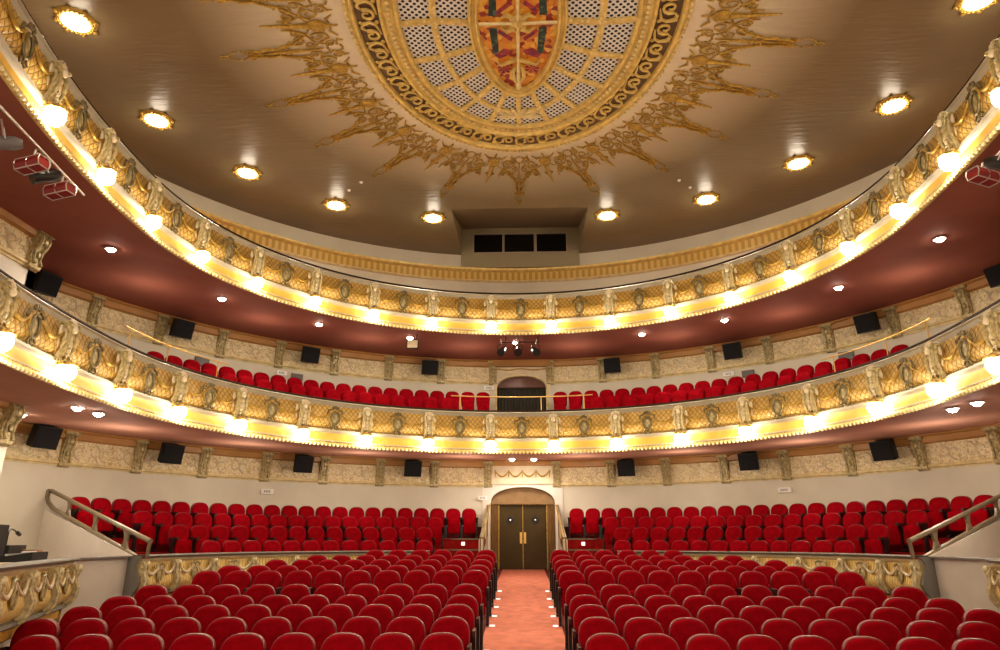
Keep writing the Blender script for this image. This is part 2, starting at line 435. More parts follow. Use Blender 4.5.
# gallery wall band (gilt key-pattern cornice on the rear wall)
def key_mat():
    m, nt, b = new_mat('gilt_key_band')
    tc = nt.nodes.new('ShaderNodeTexCoord'); sp = nt.nodes.new('ShaderNodeSeparateXYZ'); nt.links.new(tc.outputs['UV'], sp.inputs[0])
    s = math_node(nt, 'SINE', math_node(nt, 'MULTIPLY', sp.outputs[0], 2*pi/.21))
    r = nt.nodes.new('ShaderNodeValToRGB'); r.color_ramp.elements[0].position = .35; r.color_ramp.elements[0].color = (.50, .33, .08, 1)
    r.color_ramp.elements[1].position = .6; r.color_ramp.elements[1].color = (.70, .50, .17, 1)
    s2 = math_node(nt, 'ADD', math_node(nt, 'MULTIPLY', s, .5), .5)
    nt.links.new(s2, r.inputs[0]); nt.links.new(r.outputs[0], b.inputs['Base Color']); b.inputs['Roughness'].default_value = .45
    return m
gc = empty('gallery_cornice', (0, 0, 0), 0, 'gilt key pattern band running round the wall above the upper balcony', 'cornice')
ss = frange(-WS, WS, .3)
sweep(wpt, ss, [(0, 8.78), (.05, 8.78), (.09, 8.83), (.05, 8.86)]).build('lower_moulding', M['gold_pale'], gc)
sweep(wpt, ss, [(.05, 8.86), (.05, 9.14)]).build('key_band', key_mat(), gc)
sweep(wpt, ss, [(.05, 9.14), (.1, 9.17), (.15, 9.24), (.15, 9.28), (0, 9.28)]).build('upper_moulding', M['gold'], gc)

# ------------------------------------------------------------------ friezes on the rear wall under both balconies
def pil_mesh():
    """console bracket that interrupts the frieze; x across, y out of the wall (towards -y), z 0..0.72"""
    m1 = MB(); prof = [(0, .66), (.13, .66), (.16, .58), (.13, .46), (.08, .36), (.06, .22), (.09, .12), (.07, .04), (.0, 0)]
    for x0, x1, e in ((-.13, .13, 0),):
        m1.prism([(-q, z) for q, z in prof], lambda a, b: (x0, a, b), lambda a, b: (x1, a, b))
    m1.box(-.17, .17, -.19, 0, .66, .74)
    for x in (-.08, .08):
        m1.tube([(x, -.15, .64), (x, -.18, .55), (x, -.15, .44), (x, -.09, .34), (x, -.08, .2), (x, -.11, .1)], [.03, .035, .03, .025, .02, .035], 6)
    m1.ball((0, -.17, .53), .06, .05, .08); m1.ball((0, -.1, .28), .04, .03, .07)
    return m1
def frieze(zt, zb, label_arc, n, s0, st, door_gap=0, XS=9.6):
    root = empty('frieze', (0, 0, 0), 0, label_arc, 'frieze')
    H = zt-zb
    seg = [(-WS+.02, WS-.02)] if not door_gap else [(-WS+.02, -door_gap), (door_gap, WS-.02)]
    def parts(fn, a, b, seed):
        ss = frange(a, b, .3)
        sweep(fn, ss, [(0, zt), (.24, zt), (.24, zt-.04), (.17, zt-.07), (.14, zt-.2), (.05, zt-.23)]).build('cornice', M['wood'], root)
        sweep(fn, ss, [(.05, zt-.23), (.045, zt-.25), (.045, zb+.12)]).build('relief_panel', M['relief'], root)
        sweep(fn, ss, [(.045, zb+.12), (.09, zb+.10), (.10, zb+.05), (.05, zb+.03), (.04, zb), (0, zb)]).build('lower_moulding', M['gold_pale'], root)
        m = MB(); z0 = (zt-.23+zb+.12)/2; hh = (zt-.23-zb-.12)/2; k = 0; s = a+.2
        rnd = random.Random(seed)
        while s < b-.15:
            pts = []; sg = 1 if k % 2 else -1
            for i in range(11):
                t = i/10; rr = hh*.78*(1-t*.8); an = sg*(t*4.6)+rnd.uniform(-.05, .05)
                pts.append(fn(s+rr*sin(an)*1.1, .06, z0+sg*rr*cos(an)))
            m.tube(pts, [.028-.012*i/10 for i in range(11)], 4)
            s += .31; k += 1
        m.build('scroll_relief', M['cream'], root)
    for i, (a, b) in enumerate(seg): parts(wpt, a, b, i)
    for sg in (-1, 1):
        def side(s, q, z, sg=sg, XS=XS): return (sg*(XS-q), s, z)
        parts(side, 5.4, YS-.02, 5)
        def ret(s, q, z, sg=sg): return (sg*s, YS+q*.4, z)
    proto = pil_mesh().build('bracket', M['patina'], root)
    first = True
    sl = [sg*(s0+st*k) for k in range(n) for sg in (-1, 1)]
    for s in sl:
        o = proto if first else proto.copy()
        if not first: COL.objects.link(o); o.parent = root
        first = False
        p = wpt(s, .04, zb-.03); o.location = p; o.rotation_euler = (0, 0, -s/WR); o.scale = (1, 1, (H+.0)/.74)
    for sg in (-1, 1):
        o = proto.copy(); COL.objects.link(o); o.parent = root
        o.location = (sg*(XS-.04), YS-.2, zb-.03); o.rotation_euler = (0, 0, -sg*pi/2); o.scale = (1.2, 1.1, H/.74)
    return root
frieze(2.47, 1.635, 'cream plaster foliage frieze with brackets below the lower balcony ceiling', 8, 1.12, 1.76, 1.12, 9.38)
frieze(5.86, 5.04, 'cream plaster foliage frieze with brackets below the upper balcony ceiling', 8, .98, 1.78, .93)

# ------------------------------------------------------------------ balconies
LAMP_S0, LAMP_ST = .885, 1.735
def soffit(zl, zw, name, mat):
    mb = MB(); ss = frange(-SMAX, SMAX, .4); A = []; B = []
    for s in ss:
        x, y, z = bpt(s, .06, zl); A.append((x, y, z))
        # matching point on the wall side
        if y > YS:
            an = atan2(x, y-WY+2.2); R = WR+.1
            # intersect ray from (0, WY-2.2) with wall circle
            d = (sin(an), cos(an)); b = -2.2*d[1]; t = -b+sqrt(max(0, b*b-(2.2**2-R*R)))
            B.append((t*d[0], WY-2.2+t*d[1], zw))
        else:
            B.append(((XS+2.4)*(1 if x > 0 else -1), y, zw))
    mb.strip(A, B); return struct(mb, name, mat, True)
soffit(2.27, 2.475, 'ceiling_stalls', M['soffit_low'])
soffit(5.68, 5.865, 'ceiling_circle', M['soffit'])

def console_parts():
    """one scroll console carrying a lamp: x across, y = out of the face (local -y is towards the hall), z from cornice foot"""
    body = MB()
    prof = [(0, 1.02), (.10, 1.02), (.13, .95), (.16, .85), (.17, .72), (.13, .58), (.09, .5), (.10, .43), (.17, .40), (.19, .44)]
    body.prism([(0, 1.02), (-.08, 1.02), (-.12, .9), (-.13, .72), (-.08, .5), (-.05, .42), (0, .42)], lambda a, b: (-.10, a, b), lambda a, b: (.10, a, b))
    rib = MB()
    for x in (-.10, .10):
        rib.tube([(x, -q-.01, z) for q, z in prof], [.03, .035, .035, .032, .03, .027, .025, .028, .035, .03], 6)
        pts = [(x*1.25, -.14-.05*cos(t), .98+.05*sin(t)) for t in [i*pi/4 for i in range(7)]]
        rib.tube(pts, .022, 5)
    leaf = MB()
    for i in range(5):
        a = radians(-60+30*i); leaf.ball((.11*sin(a), -.13, .96+.09*cos(a)), .035, .03, .06, 6, 4)
    leaf.ball((0, -.17, .93), .065, .05, .065, 8, 5)
    for z, r in ((.80, .04), (.70, .05), (.60, .035), (.52, .03)): leaf.ball((0, -.14, z), r, .035, r*1.1, 6, 4)
    for sg in (-1, 1):
        leaf.ball((sg*.16, -.06, .88), .05, .03, .1, 6, 4); leaf.ball((sg*.17, -.06, .7), .03, .02, .08, 6, 4)
        leaf.ball((sg*.06, -.13, .66), .02, .02, .05, 6, 4)
    return body, rib, leaf
def medallion_parts():
    fr = MB(); pts = [(.115*cos(t), -.075, .73+.165*sin(t)) for t in [2*pi*i/20 for i in range(20)]]
    fr.tube(pts, .024, 6, True)
    for i in range(3):
        a = radians(-45+45*i); fr.ball((.09*sin(a), -.07, .95+.06*cos(a)), .04, .03, .05, 6, 4)
    for sg in (-1, 1):
        fr.tube([(sg*.10, -.06, .95), (sg*.19, -.06, .93), (sg*.20, -.05, .84), (sg*.15, -.06, .80)], [.02, .025, .02, .012], 5)
        fr.tube([(sg*.06, -.06, .55), (sg*.11, -.06, .50), (sg*.07, -.05, .46), (0, -.06, .5)], .016, 5)
    fr.ball((0, -.06, .50), .03, .025, .05, 6, 4)
    face = MB(); face.ball((0, -.045, .73), .105, .035, .155, 12, 6)
    return fr, face
def swag_mesh(w=.60, z=.92, drop=.18, r=.022):
    m = MB(); pts = [(w*(i/12-.5), -.075-.02*sin(pi*i/12), z-drop*(1-(2*i/12-1)**2)) for i in range(13)]
    m.tube(pts, [r*(.6+.9*sin(pi*i/12)) for i in range(13)], 6)
    for sg in (-1, 1): m.tube([(sg*w/2, -.07, z), (sg*(w/2-.02), -.07, z-.12), (sg*(w/2+.015), -.07, z-.2)], [.022, .018, .008], 5)
    return m

def lamp_proto():
    r = empty('balcony_lamp')
    b = MB()   # bracket: curl from the console foot down and out
    b.tube([(0, .17, .16), (0, .10, .20), (0, .02, .24), (0, 0, .19), (0, 0, .14)], [.02, .022, .022, .018, .018], 6)
    b.tube([(0, .15, .10), (0, .08, .05), (0, .13, -.06), (0, .17, -.02)], .014, 5)
    b.build('bracket', M['patina_dark'], r)
    c = MB(); c.lathe([(.02, .17), (.05, .16), (.08, .13), (.135, .10), (.15, .075), (.14, .06)], 12)
    for i in range(8):
        a = 2*pi*i/8; c.ball((.15*cos(a), .15*sin(a), .085), .022, .022, .03, 5, 4)
    c.build('crown', M['brass'], r)
    g = MB(); g.lathe([(.10, .06), (.135, .03), (.145, -.03), (.125, -.10), (.08, -.15), (.02, -.165)], 14)
    g.build('glass_shade', M['bulb'], r)
    return r
ORD = ['first', 'second', 'third', 'fourth', 'fifth', 'sixth', 'seventh', 'eighth', 'ninth', 'tenth', 'eleventh', 'twelfth', 'thirteenth', 'fourteenth', 'fifteenth', 'sixteenth', 'seventeenth', 'eighteenth', 'nineteenth', 'twentieth', 'twenty-first', 'twenty-second', 'twenty-third', 'twenty-fourth']
LAMP = lamp_proto(); register(LAMP); LAMP_USED = [False]
def add_light(kind, name, loc, energy, col, size=.1, spot=None, blend=.6, rot=None):
    L = bpy.data.lights.new(name, kind); L.energy = energy; L.color = col
    if kind == 'AREA': L.size = size
    else: L.shadow_soft_size = size
    if kind == 'SPOT': L.spot_size = radians(spot); L.spot_blend = blend
    o = bpy.data.objects.new(name, L); COL.objects.link(o); o.location = loc
    if rot: o.rotation_euler = rot
    return o
LAMP_LIGHT = bpy.data.lights.new('lamp_glow', 'POINT'); LAMP_LIGHT.energy = 11.5; LAMP_LIGHT.color = (1, .84, .60); LAMP_LIGHT.shadow_soft_size = .14
LATTICE_SEG = 0
def balcony(zf, H, which, label, offs, nl):
    """zf: height of the foot, H: total height"""
    k = H/1.33
    root = empty('balcony', (0, 0, 0), 0, label, 'balcony')
    ss = frange(-SMAX, SMAX, .22)
    P = lambda *a: [(q, zf+z*k) for q, z in a]
    sweep(bpt, ss, P((-.16, 1.27), (-.16, 1.33), (-.10, 1.35), (-.03, 1.335), (-.02, 1.30), (-.06, 1.28), (-.16, 1.27))).build('handrail', M['rail_dark'], root)
    sweep(bpt, ss, P((-.06, 1.29), (.0, 1.27), (.02, 1.24), (-.03, 1.22), (-.05, 1.16), (-.06, 1.14))).build('upper_moulding', M['grey_mould'], root)
    sweep(bpt, ss, P((-.06, 1.14), (-.045, 1.06), (-.02, .95), (.02, .86), (.055, .76), (.065, .67), (.04, .58), (-.02, .51), (-.05, .49))).build('trellis_panel', M['lattice'], root)
    sweep(bpt, ss, P((-.05, .49), (.02, .485), (.045, .46), (.03, .42), (-.01, .40), (-.03, .37))).build('lower_moulding', M['grey_mould'], root)
    sweep(bpt, ss, P((-.03, .37), (-.045, .30), (-.03, .22), (.0, .16))).build('gilt_cove', M['band'], root)
    sweep(bpt, ss, P((.0, .16), (.05, .155), (.065, .13), (.055, .10))).build('grey_fillet', M['grey_mould'], root)
    sweep(bpt, ss, P((.055, .10), (.09, .09), (.11, .05), (.10, .015), (.06, 0), (.04, .0))).build('lip_moulding', M['gold'], root)
    # back of the parapet
    sweep(bpt, frange(-SMAX, SMAX, .5), P((-.2, .07), (-.2, 1.27))).build('inner_lining', M['rail_dark'], root)
    m = MB(); s = -SMAX+.1
    while s < SMAX-.1:
        m.ball(bpt(s, .10, zf+.018*k), .034, .034, .042, 6, 4); s += .105
    m.build('bead_moulding', M['gold_pale'], root)
    m = MB(); s = -SMAX+.1
    while s < SMAX-.1:
        p, n, t = base(s)
        m.tube([bpt(s-.03, .035, zf+.115*k), bpt(s, .075, zf+.105*k), bpt(s+.03, .085, zf+.075*k)], .016, 4); s += .085
    m.build('rope_moulding', M['gold_dark'], root)
    # consoles, medallions, swags
    b, r, l = console_parts(); cp = b.build('scroll_console', M['patina_light'], root)
    cr = r.build('rib', M['patina'], cp); cl = l.build('acanthus', M['cream'], cp)
    fr, fc = medallion_parts(); mp = fr.build('medallion', M['patina_dark'], root); mf = fc.build('medallion_face', M['patina'], mp)
    sw = swag_mesh().build('swag', M['gold_dark'], root)
    for o in (cp, mp, sw): register(o)
    def place(o, s, q=0.0, sc=1):
        p, n, t = base(s); o.location = (p[0]+n[0]*q, p[1]+n[1]*q, zf); o.rotation_euler = (0, 0, atan2(t[1], t[0])); o.scale = (sc, 1, k)
    S = [sg*(LAMP_S0+LAMP_ST*i) for i in range(nl) for sg in (-1, 1)]
    for i, s in enumerate(S):
        o = cp if i == 0 else copy_tree(cp, root); place(o, s); o.scale.z *= 1.13; o.location.z -= .06*k
    mids = [0]+[sg*LAMP_ST*i for i in range(1, nl+1) for sg in (-1, 1)]
    mids = [s for s in mids if abs(s) < SMAX-.3]
    for i, s in enumerate(mids):
        o = mp if i == 0 else copy_tree(mp, root); place(o, s); o.scale.z *= 1.12; o.location.z -= .05*k
    qs = []
    for a in mids: qs += [a-.44, a+.44]
    for i, s in enumerate(qs):
        o = sw if i == 0 else copy_tree(sw, root); place(o, s, .0, 1)
    # lamps
    S.sort()
    for i, s in enumerate(S):
        if not LAMP_USED[0]: o = LAMP; LAMP_USED[0] = True
        else: o = copy_tree(LAMP)
        p, n, t = base(s); q = .17
        o.location = (p[0]+n[0]*q, p[1]+n[1]*q, zf+.27*k); o.rotation_euler = (0, 0, atan2(t[1], t[0]))
        j = i if i < nl else 2*nl-1-i
        side = 'left' if i < nl else 'right'
        dist = nl-1-j
        tag(o, f'lit glass bell lamp on the {which} balcony front, {ORD[dist]} {side} of centre', 'lamp', f'bell lamps along the {which} balcony front')
        L = bpy.data.objects.new('lamp_glow', LAMP_LIGHT); COL.objects.link(L); q = .36
        L.location = (p[0]+n[0]*q, p[1]+n[1]*q, zf+.22*k)
    return root
BAL_U = balcony(5.66, 1.33, 'upper', 'upper balcony front with gilt trellis panels, scroll consoles and a beaded lip', 0, 9)
BAL_L = balcony(2.255, 1.21, 'lower', 'lower balcony front with gilt trellis panels, garlands and a beaded lip', 0, 9)

# balcony decks (they keep the seats off the ceilings below)
def ring(R0, R1, z, a0, a1, z2=None, n=40):
    A = [(R0*sin(a0+(a1-a0)*i/n), WY+R0*cos(a0+(a1-a0)*i/n), z) for i in range(n+1)]
    B = [(R1*sin(a0+(a1-a0)*i/n), WY+R1*cos(a0+(a1-a0)*i/n), z if z2 is None else z2) for i in range(n+1)]
    return A, B
def deck(zs, name, mat):
    mb = MB(); a1 = WA; a0 = -WA
    for (R0, R1, z), nx in zip(zs, list(zs[1:])+[None]):
        A, B = ring(R0, R1, z, a0, a1); mb.strip(A, B)
        if nx:
            C, D = ring(R1, R1, z, a0, a1); E_, F_ = ring(R1, R1, nx[2], a0, a1); mb.strip(C, E_)
    return struct(mb, name, mat, False)
deck([(8.05, 9.6, 2.9), (9.6, 10.5, 3.28), (10.5, WR, 3.68)], 'floor_circle', M['floor_dark'])
deck([(8.05, 9.45, 6.25), (9.45, WR, 6.3)], 'floor_gallery', M['floor_dark'])

# ------------------------------------------------------------------ door of the stalls
YD = 22.25
def arch_pts(hw, zs, h, n=20): return [(hw*cos(pi*i/n), zs+h*sin(pi*i/n)**.9) for i in range(n+1)]   # right to left
def surround(hw, zs, h, X, z0, z1, y, name, mat):
    ap = arch_pts(hw, zs, h); mb = MB()
    outer = []
    for x, z in ap:
        t = x/hw; outer.append((X*t if abs(t) < 1 else X*t, z1))
    mb.strip([(x, y, z) for x, z in ap], [(x, y, z) for x, z in outer])
    for sg in (-1, 1): mb.add([(sg*hw, y, z0), (sg*X, y, z0), (sg*X, y, z1), (sg*hw, y, zs)], [(0, 1, 2, 3)])
    # reveal
    mb.strip([(x, y, z) for x, z in ap], [(x, y+.3, z) for x, z in ap])
    for sg in (-1, 1): mb.add([(sg*hw, y, z0), (sg*hw, y+.3, z0), (sg*hw, y+.3, zs), (sg*hw, y, zs)], [(0, 1, 2, 3)])
    return struct(mb, name, mat)
surround(1.04, 1.12, .52, 1.3, -.95, 1.80, YD-.06, 'trim_1', M['wall_white'])
door = empty('double_door', (0, YD+.12, -.886), 0, 'olive brown double door with round windows at the end of the centre aisle', 'door')
zt = 1.985
for sg in (-1, 1):
    m = MB(); x0, x1 = sorted((sg*.012, sg*.76))
    m.box(x0, x1, 0, .05, .01, zt)
    lf = m.build('door_leaf', M['door'], door, False)
    m = MB(); pts = [(sg*.40+.095*cos(t), -.012, 1.50+.095*sin(t)) for t in [2*pi*i/18 for i in range(18)]]
    m.tube(pts, .022, 6, True); m.build('porthole_rim', M['black_metal'], lf)
    m = MB(); m.add([(sg*.40+.09*cos(t), -.004, 1.50+.09*sin(t)) for t in [2*pi*i/18 for i in range(18)]], [tuple(range(18))]); m.build('porthole_glass', M['glass_dark'], lf, False)
    m = MB(); m.ball((sg*.40, -.02, 1.50), .03, .02, .03); m.build('porthole_light', M['white'], lf)
    m = MB(); m.box(min(sg*.03, sg*.10), max(sg*.03, sg*.10), -.02, 0, .78, 1.12); hp = m.build('handle_plate', M['brass'], lf, False)
    m = MB(); m.tube([(sg*.065, -.02, .84), (sg*.065, -.06, .86), (sg*.065, -.06, 1.04), (sg*.065, -.02, 1.06)], .012, 6); m.build('pull_handle', M['brass'], hp)
m = MB(); m.box(-.012, .012, -.02, .02, .01, zt); m.build('meeting_strip', M['gold_dark'], door, False)
m = MB(); m.box(-1.04, 1.04, -.1, .06, zt, zt+.06)
for i in range(21): m.ball((-.98+.098*i, -.11, zt-.005), .03, .02, .03, 6, 4)
m.build('fringed_transom', M['door_frame'], door, False)
m = MB()
ap = arch_pts(1.03, 2.05, .5)
m.add([(x, .05, z) for x, z in ap], [tuple(range(len(ap)))]); m.build('tympanum', M['tymp'], door, False)
for sg in (-1, 1):
    m = MB(); n = 28
    A = [(sg*(.77+.27*i/n), -.04-.03*abs(sin(i*pi/5)), .01) for i in range(n+1)]
    m.strip(A, [(x, y, zt) for x, y, z in A]); m.build('side_drape', M['door_frame'], door)
    m = MB(); m.box(min(sg*.755, sg*.785), max(sg*.755, sg*.785), -.08, .05, 0, zt); m.build('door_post', M['gold_dark'], door, False)
m = MB(); m.add([(x, .3, z) for x, z in ((-1.3, 0), (1.3, 0), (1.3, 2.7), (-1.3, 2.7))], [(0, 1, 2, 3)])
m.build('door_backing', M['dark_void'], door, False)
# cream panel with swags above the door
pn = empty('overdoor_panel', (0, YD-.12, 1.72), 0, 'cream panel with hanging garlands above the double door', 'panel')
m = MB(); m.box(-1.0, 1.0, 0, .1, 0, .58); m.build('panel', M['cream'], pn, False)
m = MB()
for i in range(4):
    cx = -.66+.44*i; m.tube([(cx+.40*(j/10-.5), -.02, .40-.16*(1-(2*j/10-1)**2)) for j in range(11)], [.018+.014*sin(pi*j/10) for j in range(11)], 5)
for i in range(5): m.tube([(-.88+.44*i, -.02, .44), (-.88+.44*i, -.025, .2)], [.03, .012], 5)
m.build('garland', M['gold_dark'], pn)
m = MB(); m.box(-1.0, 1.0, -.06, .1, .58, .75); m.build('cornice', M['wood'], pn, False)

# ------------------------------------------------------------------ arch of the circle
YA = 22.22
surround(.84, 4.93, .38, .98, 2.95, 5.63, YA-.03, 'trim_2', M['cream'])
pn = empty('arch_cornice', (0, YA-.03, 5.60), 0, 'short gilt wood cornice above the arched doorway on the lower balcony', 'cornice')
m = MB(); m.box(-.98, .98, -.2, 0, .03, .26); m.build('cornice', M['wood'], pn, False)
m = MB(); m.tube([(-.9+1.8*j/16, -.03, -.03-.05*sin(pi*j/8)**2) for j in range(17)], .02, 5); m.build('garland', M['gold_dark'], pn)
ca = empty('arched_doorway', (0, YA+.1, 2.95), 0, 'dark arched doorway behind the lower balcony seats', 'doorway')
m = MB(); m.box(-.84, .84, .1, .14, 0, 1.98)
m.build('curtain_backing', M['dark_void'], ca, False)
m = MB(); A = [(-.82+1.64*i/60, .06-.03*abs(sin(i*pi/4)), 0) for i in range(61)]
m.strip(A, [(x, y, 1.97) for x, y, z in A]); m.build('dark_curtain', pmat('dark_olive_curtain', (.035, .03, .018), .6), ca)
m = MB(); ap = arch_pts(.83, 1.98, .38); m.add([(x, .03, z) for x, z in ap], [tuple(range(len(ap)))]); m.build('tympanum', pmat('brown_gloss_tympanum', (.17, .075, .05), .25), ca, False)
m = MB(); m.box(-.84, .84, -.02, .06, 1.95, 2.0); m.build('transom', M['rail_dark'], ca, False)
m = MB(); ap = arch_pts(.85, 1.98, .40); m.tube([(x, -.15, z) for x, z in [(.85, 0)]+ap+[(-.85, 0)]], .028, 6); m.build('arch_moulding', M['gold_pale'], ca)

# ------------------------------------------------------------------ raised stalls platforms
PA, PB, PN, PY = 6.72, 5.8, 2.4, 12.1
def par(s):
    """raised-stalls parapet: s = angle, 0 at the back centre"""
    a = abs(s); sg = 1 if s >= 0 else -1
    return (sg*PA*sin(a)**(2/PN), PY+PB*cos(a)**(2/PN))
_pt = [(0.0, 0.0)]; _l = (0, PY+PB); _s = 0
for i in range(1, 1201):
    a = pi/2*i/1200; p = par(a); _s += hypot(p[0]-_l[0], p[1]-_l[1]); _l = p; _pt.append((_s, a))
PMAX = _s
def parpt(s, q, z):
    a = abs(s); lo, hi = 0, 1200
    while hi-lo > 1:
        m = (lo+hi)//2
        if _pt[m][0] > a: hi = m
        else: lo = m
    t = (a-_pt[lo][0])/max(1e-9, _pt[hi][0]-_pt[lo][0]); an = _pt[lo][1]+t*(_pt[hi][1]-_pt[lo][1])
    e = .004; p = par(an); q0 = par(max(0, an-e)); q1 = par(min(pi/2, an+e))
    tx, ty = q1[0]-q0[0], q1[1]-q0[1]; L = hypot(tx, ty) or 1; tx /= L; ty /= L
    x, y = p[0]+ty*q, p[1]-tx*q
    return ((1 if s >= 0 else -1)*x, y, z)
PZ = [-.90, -.56, -.26, .035]
PR = [(None, 8.85), (8.85, 9.7), (9.7, 10.55), (10.55, 11.78)]
def side_ang(R):   # where the ring meets the slanted end wall P0-P1
    P0, P1 = (6.65, 12.0), (10.85, 15.35)
    best = 60
    for k in range(-10, 160):
        t = k/100; x = P0[0]+(P1[0]-P0[0])*t; y = P0[1]+(P1[1]-P0[1])*t
        if hypot(x, y-WY) >= R: return atan2(x, y-WY)
    return radians(best)
mb = MB(); rz = MB()
for i, ((r0, r1), z) in enumerate(zip(PR, PZ)):
    for sg in (-1, 1):
        n = 40
        a0 = math.asin(1.12/r1); a1 = side_ang(r1)
        if r0 is None:
            ss = [1.15+(PMAX-1.15)*j/n for j in range(n+1)]
            A = [parpt(sg*s, -.05, z) for s in ss]
            aa = [math.asin(1.12/r1)+(a1-math.asin(1.12/r1))*j/n for j in range(n+1)]
            B = [(sg*r1*sin(a), WY+r1*cos(a), z) for a in aa]
            mb.strip(A, B)
        else:
            b0 = math.asin(1.12/r0); b1 = side_ang(r0)
            A = [(sg*r0*sin(b0+(b1-b0)*j/n), WY+r0*cos(b0+(b1-b0)*j/n), z) for j in range(n+1)]
            B = [(sg*r1*sin(a0+(a1-a0)*j/n), WY+r1*cos(a0+(a1-a0)*j/n), z) for j in range(n+1)]
            mb.strip(A, B); C = [(x, y, PZ[i-1]) for x, y, _ in A]; rz.strip(C, A)
            N = [(x*.999, y, z+.003) for x, y, _ in A]
            rz.tube([(x, y-.01, z-.01) for x, y, _ in A], .012, 4)
struct(mb, 'floor_raised', M['carpet_red'])
struct(rz, 'trim_3', M['carpet_red'])
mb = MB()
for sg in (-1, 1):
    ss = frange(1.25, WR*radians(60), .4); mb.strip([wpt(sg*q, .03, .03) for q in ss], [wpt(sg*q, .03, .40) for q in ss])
struct(mb, 'baseboard_back', M['floor_dark'])  # shade put in as a dark strip at the wall foot under the seats
# pale edges on the steps next to the door, with their small white lamps
for sg, sd in ((-1, 'left'), (1, 'right')):
    for i, (r, z) in enumerate(((9.7, -.26), (10.55, .035))):
        st = empty('step_edge', (0, 0, 0), 0, f'gilt edged red carpet step {"upper" if i else "lower"}, {sd} of the double door', 'step')
        m = MB(); m.box(min(sg*1.12, sg*2.35), max(sg*1.12, sg*2.35), sqrt(r*r-4)+WY-.04, sqrt(r*r-4)+WY+.02, z-.03, z+.012); m.build('nosing', M['rail_brown'], st, False)
        m = MB(); m.box(min(sg*1.12, sg*2.35), max(sg*1.12, sg*2.35), sqrt(r*r-4)+WY-.02, sqrt(r*r-4)+WY+.0, z-.29, z-.03); m.build('riser', M['carpet_red'], st, False)
        m = MB(); m.box(sg*1.78-.05, sg*1.78+.05, sqrt(r*r-4)+WY-.05, sqrt(r*r-4)+WY-.03, z-.19, z-.09); m.build('step_light', M['pad'], st, False)
# corridor walls beside the door
for nm, sg in (('wall_corridor_left', -1), ('wall_corridor_right', 1)):
    mb = MB(); x = sg*1.11
    zz = [(18.0, -.55), (19.5, -.3), (20.2, -.1), (21.0, .05), (22.2, .25)]
    mb.strip([(x, y, -1.05) for y, z in zz], [(x, y, z-.1) for y, z in zz])
    struct(mb, nm, M['wall_grey'])
for sg, sd in ((-1, 'left'), (1, 'right')):
    h = empty('handrail', (sg*1.13, 18.5, 0), 0, f'pair of brown handrails sloping down from the {sd} side of the double door', 'handrail')
    for dx, mt in ((0, 'rail_brown'), (-sg*.06, 'gold_dark')):
        m = MB(); m.tube([(dx, 0, .05), (dx, 1.8, .52), (dx, 3.68, 1.06)], .028, 8); m.build('rail', M[mt], h)
    for y, z0, z1 in ((.05, -.62, .05), (1.8, -.3, .50), (3.6, 0, 1.02)):
        m = MB(); m.tube([(0, y, z0), (0, y, z1)], .018, 6); m.build('post', M['rail_brown'], h)
    m = MB(); m.prism([(0.0, .0), (3.6, 1.0), (3.6, -.1), (0, -.6)], lambda a, b: (sg*.02, a, b-.04), lambda a, b: (sg*.04, a, b-.04)); m.build('screen', M['cream'], h, False)

# ------------------------------------------------------------------ parapet of the raised stalls and the stage-side boxes
def box_console():
    m = MB()
    m.prism([(0, 0), (-.08, .0), (-.11, -.08), (-.10, -.2), (-.14, -.33), (-.12, -.46), (-.05, -.56), (0, -.6)], lambda a, b: (-.035, a, b), lambda a, b: (.035, a, b))
    for x in (-.045, .045): m.tube([(x, -.07, -.03), (x, -.12, -.1), (x, -.10, -.2), (x, -.15, -.33), (x, -.13, -.46), (x, -.05, -.56)], [.022, .02, .015, .018, .016, .02], 6)
    m.ball((0, -.12, -.05), .055, .045, .055); 
    for sg in (-1, 1): m.ball((sg*.08, -.07, -.09), .035, .022, .035, 6, 4); m.ball((sg*.085, -.08, -.2), .018, .015, .05, 6, 4)
    return m
def box_medal():
    m = MB(); m.tube([(.075*cos(t), -.10, -.26+.10*sin(t)) for t in [2*pi*i/16 for i in range(16)]], .014, 6, True)
    m.ball((0, -.085, -.26), .066, .022, .09, 10, 6); m.ball((0, -.06, -.06), .035, .03, .04, 6, 4)
    for sg in (-1, 1): m.tube([(sg*.03, -.09, -.06), (sg*.12, -.09, -.08), (sg*.13, -.09, -.16)], [.022, .02, .01], 5)
    return m
